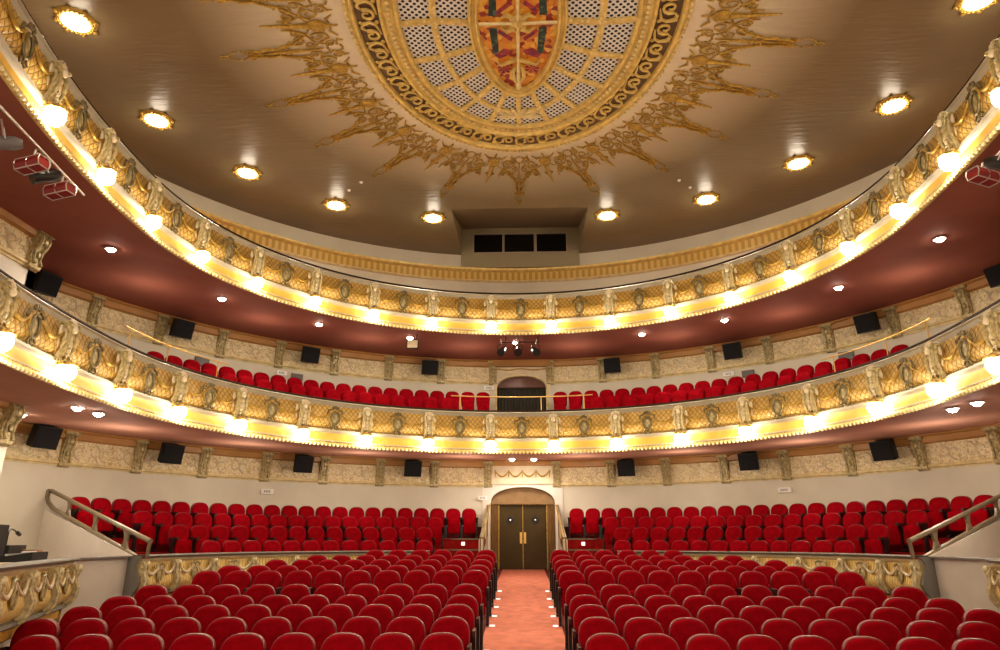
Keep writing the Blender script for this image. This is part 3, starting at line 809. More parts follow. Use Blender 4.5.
def box_front(root, fn, s0, s1, nb, base_h, endcaps=()):
    ss = frange(s0, s1, .15)
    z = -.27
    P = lambda *a: [(q, z+b) for q, b in a]
    sweep(fn, ss, P((-.12, -.02), (-.12, .02), (.10, .02), (.12, .0), (.10, -.03), (.04, -.035))).build('ledge_cap', M['slate'], root)
    sweep(fn, ss, P((.04, -.035), (.06, -.06), (.04, -.09), (.0, -.11))).build('cream_moulding', M['cream'], root)
    sweep(fn, ss, P((.0, -.11), (.0, -.18), (.03, -.26), (.08, -.36), (.10, -.44), (.07, -.54), (.0, -.60))).build('bowed_panel', M['lattice_big'], root)
    sweep(fn, ss, P((.0, -.60), (.06, -.61), (.07, -.65), (.02, -.68), (-.02, -.68))).build('foot_moulding', M['slate'], root)
    sweep(fn, ss, P((-.02, -.68), (-.02, -.80), (-.08, -.84))).build('gilt_base', M['band'], root)
    sweep(fn, ss, P((-.08, -.84), (-.08, base_h))).build('plinth', M['wall_white'], root)
    L = s1-s0; pitch = L/nb
    cp = box_console().build('scroll_console', M['patina_light'], root); md = box_medal().build('cartouche', M['patina'], root)
    sw = swag_mesh(pitch*.40, -.16, .16, .018).build('swag', M['cream'], root)
    def place(o, s):
        p = fn(s, .02, z-.08); a = fn(s-.02, .02, 0); b = fn(s+.02, .02, 0); o.location = p
        o.rotation_euler = (0, 0, atan2(b[1]-a[1], b[0]-a[0]))
    for i in range(nb+1):
        o = cp if i == 0 else cp.copy()
        if i: COL.objects.link(o); o.parent = root
        place(o, min(max(s0+pitch*i, s0+.06), s1-.06))
    for i in range(nb):
        o = md if i == 0 else md.copy()
        if i: COL.objects.link(o); o.parent = root
        place(o, s0+pitch*(i+.5))
        for j, d in enumerate((.26, .74)):
            o = sw if (i == 0 and j == 0) else sw.copy()
            if not (i == 0 and j == 0): COL.objects.link(o); o.parent = root
            place(o, s0+pitch*(i+d)); o.location.z += .09; 
    return root
for sg, sd in ((-1, 'left'), (1, 'right')):
    r = empty('stalls_parapet', (0, 0, 0), 0, f'bowed gilt parapet with garlands in front of the {sd} raised stalls seats', 'parapet')
    if sg > 0: fn = lambda s, q, z: parpt(s, q, z)
    else: fn = lambda s, q, z: parpt(-(PMAX+2.35-s), q, z) if False else parpt(s, q, z)
    box_front(r, fn, *((2.38, PMAX-.05) if sg > 0 else (-PMAX+.05, -2.38)), 7, -1.7)
    # slate end panel
    m = MB(); e = [parpt(sg*(PMAX-.03), 0, 0)[0], PY+.0]
    prof = [(.12, .0), (.04, -.05), (.0, -.14), (.02, -.24), (.09, -.36), (.11, -.44), (.08, -.55), (.02, -.62), (.02, -1.5), (-.22, -1.5), (-.22, .0)]
    m.prism(prof, lambda a, b: (e[0]-sg*a, e[1]-.0, b-.27), lambda a, b: (e[0]-sg*a, e[1]-.05, b-.27)); m.build('end_panel', M['slate'], r, False)
    # box front nearer the stage
    P0, P1 = (6.72, 10.3), (4.95, 5.9); LL = hypot(P1[0]-P0[0], P1[1]-P0[1])
    d = ((P1[0]-P0[0])/LL, (P1[1]-P0[1])/LL)
    def bf(s, q, z, sg=sg):
        t = s if sg > 0 else LL-s
        t = t if sg < 0 else LL-(LL-t)
        tt = LL-s if sg < 0 else s
        x = P0[0]+d[0]*tt+d[1]*q; y = P0[1]+d[1]*tt-d[0]*q
        return (sg*x, y, z)
    r = empty('stage_box', (0, 0, 0), 0, f'bowed gilt box front with scroll consoles and striped panel at the {sd} edge', 'box front')
    box_front(r, bf, 0, LL, 4, -1.75)
    m = MB(); m.prism([(q+.0, z) for q, z in prof], lambda a, b: bf(LL if sg < 0 else 0, a-.02, b-.27), lambda a, b: bf(LL-.05 if sg < 0 else .05, a-.02, b-.27)); m.build('end_panel', M['patina'], r, False)
    # low grey wall between box and parapet
    mb = MB(); x0, x1 = sorted((sg*6.86, sg*7.0)); mb.box(x0, x1, 10.4, 12.15, -1.9, -.29)
    struct(mb, f'wall_low_{sd}', M['wall_grey'])
    mb = MB(); x0, x1 = sorted((sg*6.80, sg*7.05)); mb.box(x0, x1, 10.5, 12.12, -.29, -.262); struct(mb, f'trim_{4 if sg<0 else 5}', M['slate'])
    # end wall of the raised block under the balustrade
    Q0, Q1 = (6.78, 12.12), (10.9, 15.35); ql = hypot(Q1[0]-Q0[0], Q1[1]-Q0[1]); qd = ((Q1[0]-Q0[0])/ql, (Q1[1]-Q0[1])/ql)
    nx, ny = qd[1], -qd[0]    # towards the stage
    def qp(t, z, off=0, sg=sg): return (sg*(Q0[0]+qd[0]*t+nx*off), Q0[1]+qd[1]*t+ny*off, z)
    def ql_z(t): return -.27+t*(.80+.27)/ql
    mb = MB(); mb.prism([(0, -1.8), (ql, -1.8), (ql, ql_z(ql)-.12), (0, ql_z(0)-.02)], lambda a, b: qp(a, b, .0), lambda a, b: qp(a, b, -.12))
    struct(mb, f'wall_block_{sd}', M['wall_white'])
    bl = empty('balustrade', (0, 0, 0), 0, f'olive brown sloping balustrade with waisted balusters beside the {sd} raised seats', 'balustrade')
    m = MB()
    low = [(ql*i/10, ql_z(ql*i/10)+.02-.05*(i == 10)) for i in range(10)]
    m.tube([qp(t, z-.05, -.06) for t, z in low]+[qp(ql*.94, ql_z(ql)+.0, -.0), qp(ql*.965, ql_z(ql)+.10, .0), qp(ql*.97, ql_z(ql)+.24, .0), qp(ql*.985, ql_z(ql)+.31, .0)], .045, 8)
    m.build('bottom_rail', M['rail_brown'], bl)
    m = MB(); m.tube([qp(-.38, ql_z(-.25)+.30, -.06), qp(ql*.5, ql_z(ql*.5)+.31, -.06), qp(ql*.97, ql_z(ql)+.27, -.06)], .045, 8); m.build('top_rail', M['rail_brown'], bl)
    m = MB(); m.box(-.1, .1, -.08, .08, -.06, .06); o = m.build('end_block', M['rail_brown'], bl, False); o.location = qp(ql*1.0, ql_z(ql)+.34, .06); o.rotation_euler = (0, 0, sg*.6)
    m = MB(); m.tube([qp(-.36, ql_z(-.2)+.30, -.06), qp(-.33, -.29, -.06)], .035, 6); m.build('end_post', M['rail_brown'], bl)
    for fr_ in (.12, .42, .72):
        t = ql*fr_; m = MB(); w = [(.15, 0), (.09, .06), (.055, .13), (.09, .22), (.15, .30)]
        A = [(t+a, ql_z(t+a)+.0+b) for a, b in w]; B = [(t-a, ql_z(t-a)+b) for a, b in reversed(w)]
        m.prism(A+B, lambda a, b: qp(a, b, -.04), lambda a, b: qp(a, b, -.08)); m.build('baluster', M['rail_brown'], bl, False)

# ------------------------------------------------------------------ seats
def seat_outline(w, z0, z1, zs, n=2.7, bot=.88, N=22):
    pts = []
    for i in range(N+1):
        a = pi*i/N; c = cos(a); s_ = sin(a)
        pts.append((w*(1 if c >= 0 else -1)*abs(c)**(2/n), zs+(z1-zs)*s_**(2/n)))
    # down the left side, rounded bottom corners
    wb = w*bot; r = .05
    for x, z in ((-w*.97, zs-.06), (-(wb+.006), z0+r), (-(wb-.012), z0+.014), (-(wb-r), z0), (wb-r, z0), (wb-.012, z0+.014), (wb+.006, z0+r), (w*.97, zs-.06)): pts.append((x, z))
    return pts
def pad(outline, cx, cz, yback, rings, lean=0, zpiv=.4):
    """stack of scaled rings (scale, y) closed at the last: a domed cushion"""
    mb = MB(); n = len(outline); vs = []; fs = []
    for sc, y in rings:
        for x, z in outline:
            Z = cz+(z-cz)*sc; vs.append((cx+(x-cx)*sc, y+(Z-zpiv)*lean, Z))
    for k in range(len(rings)-1):
        for i in range(n): fs.append((k*n+i, k*n+(i+1) % n, (k+1)*n+(i+1) % n, (k+1)*n+i))
    fs.append(tuple((len(rings)-1)*n+i for i in range(n))); fs.append(tuple(range(n-1, -1, -1)))
    return mb.add(vs, fs)
LEAN = .24
def make_seat():
    r = empty('theatre_seat')
    ol = seat_outline(.232, .40, .885, .66); yo = -.12
    pad(ol, 0, .64, 0, [(1, yo+.035), (1.0, yo+.0), (.985, yo-.03), (.94, yo-.05), (.84, yo-.062), (.6, yo-.066), (.3, yo-.066)], LEAN).build('backrest', M['velvet'], r, True, 60)
    ol2 = seat_outline(.239, .38, .894, .662)
    b = [c for c in r.children][0]
    pad(ol2, 0, .64, 0, [(.96, yo+.075), (1, yo+.06), (1.0, yo+.0), (.988, yo-.012), (.96, yo-.012)], LEAN).build('back_shell', M['shell'], b, True, 50)
    o3 = seat_outline(.205, .15, .57, .50, 4.0, .96, 14)
    pad(o3, 0, .36, 0, [(.9, -.235), (1, -.245), (1.0, -.30), (.97, -.325), (.86, -.335), (.5, -.338)], .12).build('seat', M['velvet_seat'], r, True, 50)
    for sg in (-1, 1):
        m = MB(); m.box(sg*.243-.020, sg*.243+.020, -.44, -.10, .575, .62); m.box(sg*.243-.014, sg*.243+.014, -.43, -.40, .55, .60); m.build('armrest', M['arm'], r, False)
        m = MB(); m.prism([(-.36, 0), (-.06, 0), (-.06, .03), (-.15, .07), (-.17, .40), (-.08, .57), (-.34, .57), (-.27, .40), (-.27, .07), (-.36, .03)], lambda a, b: (sg*.240-.022, a, b), lambda a, b: (sg*.240+.022, a, b)); m.build('leg', M['black_metal'], r, False)
    return r
SEAT = make_seat(); register(SEAT); SEAT_USED = [False]
def put_seat(x, y, z, rz, label, group, sx=1):
    if not SEAT_USED[0]: o = SEAT; SEAT_USED[0] = True
    else: o = copy_tree(SEAT)
    o.location = (x, y, z); o.rotation_euler = (0, 0, rz); o.scale = (sx, 1, 1)
    tag(o, label, 'seat', group); return o
# floor rows, from the back (row 0) to the one nearest the stage (row 9): y and number of seats each side
ROWS = [(16.8, 6), (15.8, 8), (14.8, 9), (13.85, 10), (12.9, 10), (11.08, 10), (10.25, 10), (9.45, 10), (8.65, 10), (7.82, 9)]
for ri, (yr, n) in enumerate(ROWS):
    fr = 9-ri
    for sg, sd in ((-1, 'left'), (1, 'right')):
        for j in range(n):
            x = .88+.528*j; R = 38.; y = yr-(R-sqrt(R*R-x*x)); a = math.asin(x/R)
            put_seat(sg*x, y+.04, floor_z(yr)+(0), -sg*a if False else sg*(-a), f'red velvet seat {ORD[j]} from the aisle in the {ORD[fr]} row from the stage, {sd} half', 'red velvet seats in the floor rows')
RR = [(8.4, 18.1, 55.2, 12, -.90, 'lowest'), (9.25, 17.2, 57.2, 14, -.56, 'second'), (10.1, 14.8, 59.6, 17, -.26, 'third'), (10.95, 8.7, 65.0, 23, .035, 'top')]
for R, a0, a1, n, z, nm in RR:
    for sg, sd in ((-1, 'left'), (1, 'right')):
        for j in range(n):
            a = radians(a0+(a1-a0)*j/(n-1))
            put_seat(sg*R*sin(a), WY+R*cos(a), z, -sg*a, f'red velvet seat {ORD[j]} from the door in the {nm} row of the {sd} raised block', 'red velvet seats in the raised rows', .94)
# balcony seats: many and small, one object
def merged_seats(spots):
    mb = MB()
    src = [o for o in [SEAT]+list(SEAT.children)+[g for c in SEAT.children for g in c.children] if o.type == 'MESH' and ('back' in o.name or o.name.startswith('seat'))]
    mats = []
    for o in src:
        for x, y, z, rz in spots:
            c, s_ = cos(rz), sin(rz)
            mb.add([(x+.94*v.co.x*c-v.co.y*s_, y+.94*v.co.x*s_+v.co.y*c, z+v.co.z) for v in o.data.vertices], [tuple(p.vertices) for p in o.data.polygons])
    return mb
spots = []
for R, a0, n, z in ((10.9, 6.6, 21, 3.69), (10.0, 13.4, 16, 3.29)):
    for sg in (-1, 1):
        for j in range(n):
            a = radians(a0)+.497/R*j; spots.append((sg*R*sin(a), WY+R*cos(a), z, -sg*a))
for j in range(-14, 15):
    R = 9.2; a = (.55/R)*j; spots.append((R*sin(a), WY+R*cos(a), 6.40, -a))
o = merged_seats(spots).build('balcony_seats', M['velvet'], None, True, 50)
tag(o, 'rows of small red velvet seats seen above the balcony fronts', 'seats', kind='stuff')

# aisle floor lights
for sg, sd in ((-1, 'left'), (1, 'right')):
    for i, (yr, n) in enumerate(ROWS):
        y = yr-.25; z = floor_z(y)
        m = MB(); m.box(-.045, .045, -.03, .03, 0, .02); o = m.build('aisle_light', M['pad'], None, False); o.location = (sg*.55, y, z+.006)
        tag(o, f'small white aisle floor light beside the {ORD[9-i]} seat row, {sd} edge of the carpet', 'floor light', 'floor lights along the centre aisle')

# ------------------------------------------------------------------ loudspeakers
def speaker_proto():
    r = empty('loudspeaker')
    m = MB(); pr = [(-.27, 0), (.27, 0), (.20, .34), (-.20, .34)]
    m.prism(pr, lambda a, b: (a, b, -.24), lambda a, b: (a, b, .24)); m.build('cabinet', M['black'], r, False)
    m = MB(); m.box(-.25, .25, -.02, .0, -.22, .22); m.build('grille', M['grille'], r, False)
    m = MB(); m.tube([(0, .3, .1), (0, .46, .14), (0, .46, .22)], .025, 6); m.box(-.08, .08, .44, .48, .02, .24); m.build('wall_bracket', M['black_metal'], r, False)
    return r
SPK = speaker_proto(); register(SPK)
first = True
LW = [(48, 438), (173, 454.5), (304, 464.5), (413, 469), (626, 468.5), (748, 462), (882, 451)]
UW = [(49, 284), (184, 329), (311, 355), (430, 367.5), (612, 365.5), (732, 351), (865, 323), (998, 274)]
_th = atan2(215, 667.); _yw = atan2(23, 667./cos(_th))
def ray(px, py):
    u = px-500; v = 325-py; y = 667*cos(_th)-v*sin(_th); z = 667*sin(_th)+v*cos(_th); c, s_ = cos(_yw), sin(_yw)
    return u*c-y*s_, u*s_+y*c, z
def on_wall(px, py, R):
    X, Y, Z = ray(px, py); A = X*X+Y*Y; B = -2*Y*WY; C = WY*WY-R*R; k = (-B+sqrt(B*B-4*A*C))/(2*A); return X*k, Y*k, Z*k
def at_z(px, py, z):
    X, Y, Z = ray(px, py); k = z/Z; return X*k, Y*k, z
def nm_side(x): return 'left' if x < 500 else 'right'
for lst, lv in ((LW, 'lower'), (UW, 'upper')):
    L = [p for p in lst if p[0] < 500][::-1]; Rr = [p for p in lst if p[0] > 500]
    for grp, sd in ((L, 'left'), (Rr, 'right')):
        for k, (px, py) in enumerate(grp):
            o = SPK if first else copy_tree(SPK); first = False
            x, y, z = on_wall(px, py, 11.25)
            o.location = (x, y, z); o.rotation_euler = (radians(14), 0, -atan2(x, y-WY))
            tag(o, f'black wall loudspeaker under the {lv} balcony ceiling, {ORD[k]} {sd} of the doorway', 'loudspeaker', f'loudspeakers under the {lv} balcony ceiling')

# ------------------------------------------------------------------ ceiling downlights and soffit spots
def downlight_proto():
    r = empty('ceiling_downlight')
    m = MB(); m.lathe([(.24, -.005), (.27, -.05), (.33, -.06), (.37, -.03), (.38, 0)], 24)
    for i in range(8):
        a = 2*pi*i/8+.2; m.ball((.37*cos(a), .37*sin(a), -.035), .05, .05, .04, 8, 5)
    for i in range(24):
        a = 2*pi*i/24; m.ball((.31*cos(a), .31*sin(a), -.065), .02, .02, .018, 5, 4)
    m.v = [v for v in m.v]; m.build('gilt_rim', M['gold_dark'], r)
    m = MB(); m.lathe([(.25, -.062), (.18, -.085), (.06, -.095)], 20); m.build('lit_glass', M['downl'], r)
    return r
DL = downlight_proto(); register(DL); first = True
for sg, sd in ((-1, 'left'), (1, 'right')):
    for k, (x, y) in enumerate(((2.76, 19.1), (5.62, 18.15), (7.6, 16.2), (8.85, 13.7), (8.75, 10.45), (8.3, 7.2))):
        o = DL if first else copy_tree(DL); first = False
        o.location = (sg*x, y, ZC)
        tag(o, f'round ceiling light in a gilt rim, {ORD[k]} {sd} of the projection booth' if k < 5 else f'round ceiling light in a gilt rim nearest the stage on the {sd}', 'ceiling light', 'gilt rimmed ceiling lights')
        add_light('SPOT', 'downlight_beam', (sg*x, y, ZC-.15), 300, (1, .88, .70), .2, 150, .8)
        add_light('POINT', 'downlight_spill', (sg*x, y, ZC-.35), 10, (1, .88, .70), .2)
US = [(111, 249), (222, 298.6), (319, 324), (410, 337.7), (514.7, 342), (642, 334), (724.6, 320), (838.5, 287.4), (939.5, 238.8)]
LS = [(21, 414.5), (77.6, 407.6), (98.7, 413.4), (952.5, 408.8), (977, 402.4), (511.9, 459), (533.8, 459)]
def spot_proto():
    r = empty('recessed_spotlight')
    m = MB(); m.lathe([(.085, 0), (.09, -.012), (.11, -.014), (.115, 0)], 16); m.build('rim', M['white'], r)
    m = MB(); m.lathe([(.082, -.006), (.06, -.05), (.02, -.065)], 12); m.build('lit_lens', M['spotl'], r)
    return r
SP = spot_proto(); register(SP); first = True
def sz(px, py, zl, zw):     # height of the sloping soffit on this line of sight
    z = (zl+zw)/2
    for _ in range(6):
        x, y, z0 = at_z(px, py, z)
        r_out = hypot(x, y-WY); t = min(1, max(0, (r_out-8.0)/3.8)) if y > YC else min(1, max(0, (abs(x)-7.2)/4.6))
        z = zl+(zw-zl)*t
    return z
for lst, lv, zl, zw in ((US, 'upper', 5.68, 5.865), (LS, 'lower', 2.27, 2.475)):
    for k, (px, py) in enumerate(sorted(lst)):
        z = sz(px, py, zl, zw)-.008
        o = SP if first else copy_tree(SP); first = False
        x, y, z = at_z(px, py, z); o.location = (x, y, z)
        tag(o, f'small bright recessed spotlight in the {lv} balcony ceiling, {ORD[k]} from the left', 'spotlight', f'recessed spotlights in the {lv} balcony ceiling')
        add_light('SPOT', 'spot_beam', (x, y, z-.04), 230, (1, .88, .74), .06, 170, 1)

for deg in (-66, -47, -28, -10, 10, 28, 47, 66):  # added fill lights without fittings, brightening the walls under both balconies
    a = radians(deg)
    for z, e in ((4.95, 18), (1.60, 28)):
        add_light('POINT', 'under_balcony_fill', (9.7*sin(a), WY+9.7*cos(a), z), e, (1, .88, .74), .12)
for i, (px, py) in enumerate(((349, 190), (361, 182), (679, 180), (690, 187))):
    m = MB(); m.lathe([(.05, 0), (.045, -.03), (.02, -.05)], 10); o = m.build('ceiling_sensor', M['white'], None); o.location = at_z(px, py, ZC)
    tag(o, f'tiny white ceiling sensor {"left" if i < 2 else "right"} of the rose, {"lower" if i in (0, 3) else "upper"} of the pair', 'sensor', 'tiny ceiling sensors')
# ------------------------------------------------------------------ ceiling rose
rose = empty('ceiling_rose', (0, 10.72, ZC), 0, 'large oval gilt ceiling rose with pierced white panels and radiating gold filigree', 'ceiling rose')
def ell(t, ax, ay, z=0): return (ax*sin(t), ay*cos(t), z)
def ering(ax0, ay0, ax1, ay1, prof, N=120):
    """swept oval band between two ovals; prof: list of (fraction, depth below ceiling)"""
    mb = MB(); n = len(prof); vs = []; fs = []
    for i in range(N):
        t = 2*pi*i/N
        for f, dz in prof: vs.append((( ax0+(ax1-ax0)*f)*sin(t), (ay0+(ay1-ay0)*f)*cos(t), -dz))
    for i in range(N):
        for k in range(n-1):
            fs.append((i*n+k, i*n+k+1, ((i+1) % N)*n+k+1, ((i+1) % N)*n+k))
    return mb.add(vs, fs)
ering(3.18, 4.36, 3.40, 4.66, [(0, .02), (.1, .09), (.35, .11), (.55, .06), (.8, .06), (1, 0)]).build('outer_moulding', M['gold'], rose)
m = MB()
for i in range(190):
    t = 2*pi*i/190; m.ball((3.34*sin(t), 4.585*cos(t), -.07), .04, .04, .04, 5, 4)
m.build('bead_border', M['gold_pale'], rose)
ering(2.73, 3.86, 3.18, 4.36, [(0, .02), (1, .02)]).build('dark_band', M['brown_band'], rose)
m = MB(); NSC = 40
def arc_table(ax, ay, N=2000):
    T = [(0, 0)]; s = 0; l = (0, ay)
    for i in range(1, N+1):
        t = 2*pi*i/N; p = (ax*sin(t), ay*cos(t)); s += hypot(p[0]-l[0], p[1]-l[1]); l = p; T.append((s, t))
    return T
def at_arc(T, f):
    s = f*T[-1][0]; lo, hi = 0, len(T)-1
    while hi-lo > 1:
        mm = (lo+hi)//2
        if T[mm][0] > s: hi = mm
        else: lo = mm
    return T[lo][1]+(T[hi][1]-T[lo][1])*(s-T[lo][0])/max(1e-9, T[hi][0]-T[lo][0])
TT = arc_table(2.95, 4.11); PER = TT[-1][0]
def band_pt(s, q, z):    # s metres along the mid line, q metres outward
    t = at_arc(TT, (s/PER) % 1); x, y = 2.95*sin(t), 4.11*cos(t); tx, ty = 2.95*cos(t), -4.11*sin(t); L = hypot(tx, ty); return (x-ty/L*q, y+tx/L*q, z)
pitch = PER/NSC
for i in range(NSC):
    c = (i+.5)*pitch
    pts = [band_pt(c+.15*(1-j/13*.75)*cos(j*.62+2.6), .15*(1-j/13*.75)*sin(j*.62+2.6)*1.1, -.05) for j in range(13)]
    m.tube(pts, [.04-.0015*j for j in range(13)], 5)
    m.tube([band_pt(c-.14, .10, -.05), band_pt(c-.22, .17, -.05), band_pt(c-.32, .12, -.05), band_pt(c-.36, -.02, -.05), band_pt(c-.30, -.13, -.05), band_pt(c-.16, -.17, -.05), band_pt(c-.02, -.19, -.05)], [.02, .04, .045, .035, .035, .03, .015], 5)
    m.ball(band_pt(c+.2, -.16, -.04), .05, .05, .025, 6, 4); m.ball(band_pt(c+.22, .17, -.04), .045, .045, .025, 6, 4)
m.build('scroll_relief', M['gold'], rose)
ering(2.32, 3.44, 2.73, 3.86, [(0, .02), (.06, .10), (.2, .12), (.3, .06), (.36, .05), (.66, .07), (.74, .06), (.82, .12), (.94, .12), (1, .02)]).build('inner_moulding', M['gold'], rose)
m = MB(); T2 = arc_table(2.53, 3.65)
for i in range(150):
    t = at_arc(T2, i/150); m.ball((2.53*sin(t), 3.65*cos(t), -.075), .05, .05, .03, 5, 4)
m.build('foliage_border', M['gold_pale'], rose)
m = MB(); n = 90; m.add([ell(2*pi*i/n, 2.33, 3.46, -.015) for i in range(n)], [tuple(range(n))]); m.build('pierced_panel', M['dots'], rose, False)
# central oval
def oval(t, ax, ay, nn=1.72):
    s_, c = sin(t), cos(t); return (ax*(1 if s_ >= 0 else -1)*abs(s_)**(2/nn), ay*(1 if c >= 0 else -1)*abs(c)**(2/nn))
def vesica(t, ax, ay):
    s_, c = sin(t), cos(t); return (ax*s_*(1-.10*c*c), ay*c)
def oring(ax0, ay0, ax1, ay1, prof, N=96):
    mb = MB(); n = len(prof); vs = []; fs = []
    for i in range(N):
        t = 2*pi*i/N
        for f, dz in prof:
            x, y = vesica(t, ax0+(ax1-ax0)*f, ay0+(ay1-ay0)*f); vs.append((x, y, -dz))
    for i in range(N):
        for k in range(n-1): fs.append((i*n+k, i*n+k+1, ((i+1) % N)*n+k+1, ((i+1) % N)*n+k))
    return mb.add(vs, fs)
# ribs
rib = MB(); rl = MB()
def ribline(pts, w=.075):
    rib.tube(pts, w, 6, flat=.6)
    for i in range(1, len(pts)):
        a, b = pts[i-1], pts[i]; L = hypot(a[0]-b[0], a[1]-b[1]); k = max(1, int(L/.1))
        for j in range(k):
            f = (j+.5)/k; rl.ball((a[0]+(b[0]-a[0])*f+.03*(-1)**j*(b[1]-a[1])/L, a[1]+(b[1]-a[1])*f-.03*(-1)**j*(b[0]-a[0])/L, -.06), .045, .045, .03, 5, 4)
for ang in range(0, 360, 18):
    t = radians(ang); a = vesica(t, .98, 2.25); b = (2.36*sin(t), 3.5*cos(t))
    pts = [(a[0]+(b[0]-a[0])*f, a[1]+(b[1]-a[1])*f+.06*sin(pi*f)*(1 if cos(t) > 0 else -1), -.04) for f in (0, .25, .5, .75, 1)]
    ribline(pts)
mid = [((vesica(2*pi*i/48, .98, 2.25)[0]+2.36*sin(2*pi*i/48))/2, (vesica(2*pi*i/48, .98, 2.25)[1]+3.5*cos(2*pi*i/48))/2*1.02, -.04) for i in range(49)]
ribline(mid)
# palmette clusters at the two ends
for sg in (-1, 1):
    for i in range(9):
        a = radians(-80+20*i); c = (0, sg*3.15)
        rl.tube([(c[0]+.05*sin(a), c[1]-sg*.05*cos(a), -.05), (c[0]+.34*sin(a), c[1]-sg*.34*cos(a), -.07), (c[0]+.5*sin(a)*1.1, c[1]-sg*.42*cos(a), -.05)], [.02, .05, .015], 5)
rib.build('panel_rib', M['gold'], rose); rl.build('rib_foliage', M['gold_pale'], rose)
oring(.78, 2.02, .99, 2.27, [(0, .04), (.1, .13), (.3, .14), (.42, .09), (.6, .09), (.75, .15), (.92, .14), (1, .02)]).build('oval_frame', M['gold'], rose)
m = MB(); N = 80; m.add([(*vesica(2*pi*i/N, .80, 2.04), -.03) for i in range(N)], [tuple(range(N))])
gl = m.build('amber_glass', M['amber'], rose, False)
def clipx(y, f=.92): # half width of the oval at y
    c = max(-1, min(1, y/2.02)); s_ = sqrt(1-c*c); return .78*s_*(1-.10*c*c)*f
m = MB(); m2 = MB()
for sx in (-1, 1):
    for sy in (-1, 1):
        m.add([(sx*.42, sy*.16, -.04), (sx*.58, sy*.16, -.04), (sx*.52, sy*.92, -.04), (sx*.40, sy*.92, -.04)], [(0, 1, 2, 3)])
        m2.add([(sx*.10, sy*.45, -.041), (sx*.38, sy*.20, -.041), (sx*.42, sy*.28, -.041), (sx*.14, sy*.55, -.041)], [(0, 1, 2, 3)])
        m2.add([(sx*.10, sy*.82, -.041), (sx*.30, sy*.75, -.041), (sx*.50, sy*.95, -.041), (sx*.40, sy*1.06, -.041), (sx*.14, sy*.92, -.041)], [(0, 1, 2, 3, 4)])
        for i in range(7):
            a = 2*pi*i/7; m2.add([(sx*.30, sy*1.38, -.042), (sx*.30+.14*cos(a-.3), sy*1.38+.14*sin(a-.3), -.042), (sx*.30+.17*cos(a), sy*1.38+.17*sin(a), -.042), (sx*.30+.14*cos(a+.3), sy*1.38+.14*sin(a+.3), -.042)], [(0, 1, 2, 3)])
m.build('green_glass', M['green_glass'], rose, False); m2.build('wine_glass', M['wine_glass'], rose, False)
m = MB(); m.tube([(0, -1.98, -.08), (0, -1.2, -.09), (0, 0, -.09), (0, 1.2, -.09), (0, 1.98, -.08)], [.065, .035, .04, .035, .065], 8)
m.tube([(-.78, 0, -.08), (0, 0, -.09), (.78, 0, -.08)], .035, 8)
m.build('cross_bar', M['gold_pale'], rose)
m = MB(); m.lathe([(.02, -.18), (.05, -.16), (.10, -.12), (.14, -.10), (.16, -.05)], 16)
for i in range(10): m.ball((.17*cos(2*pi*i/10), .17*sin(2*pi*i/10), -.08), .04, .04, .035, 6, 4)
for sy in (-1, 1):
    for sx in (-1, 1):
        m.tube([(sx*.03, sy*1.05, -.08), (sx*.18, sy*1.12, -.08), (sx*.38, sy*1.22, -.08), (sx*.46, sy*1.10, -.06)], [.05, .05, .035, .02], 6)
        m.tube([(sx*.03, sy*1.75, -.08), (sx*.12, sy*1.6, -.08), (sx*.1, sy*1.35, -.08), (sx*.02, sy*1.25, -.08)], [.06, .05, .04, .02], 6)
        m.tube([(sx*.05, sy*.12, -.1), (sx*.22, sy*.22, -.08), (sx*.34, sy*.12, -.06)], [.05, .05, .02], 6)
m.build('centre_boss', M['gold'], rose)
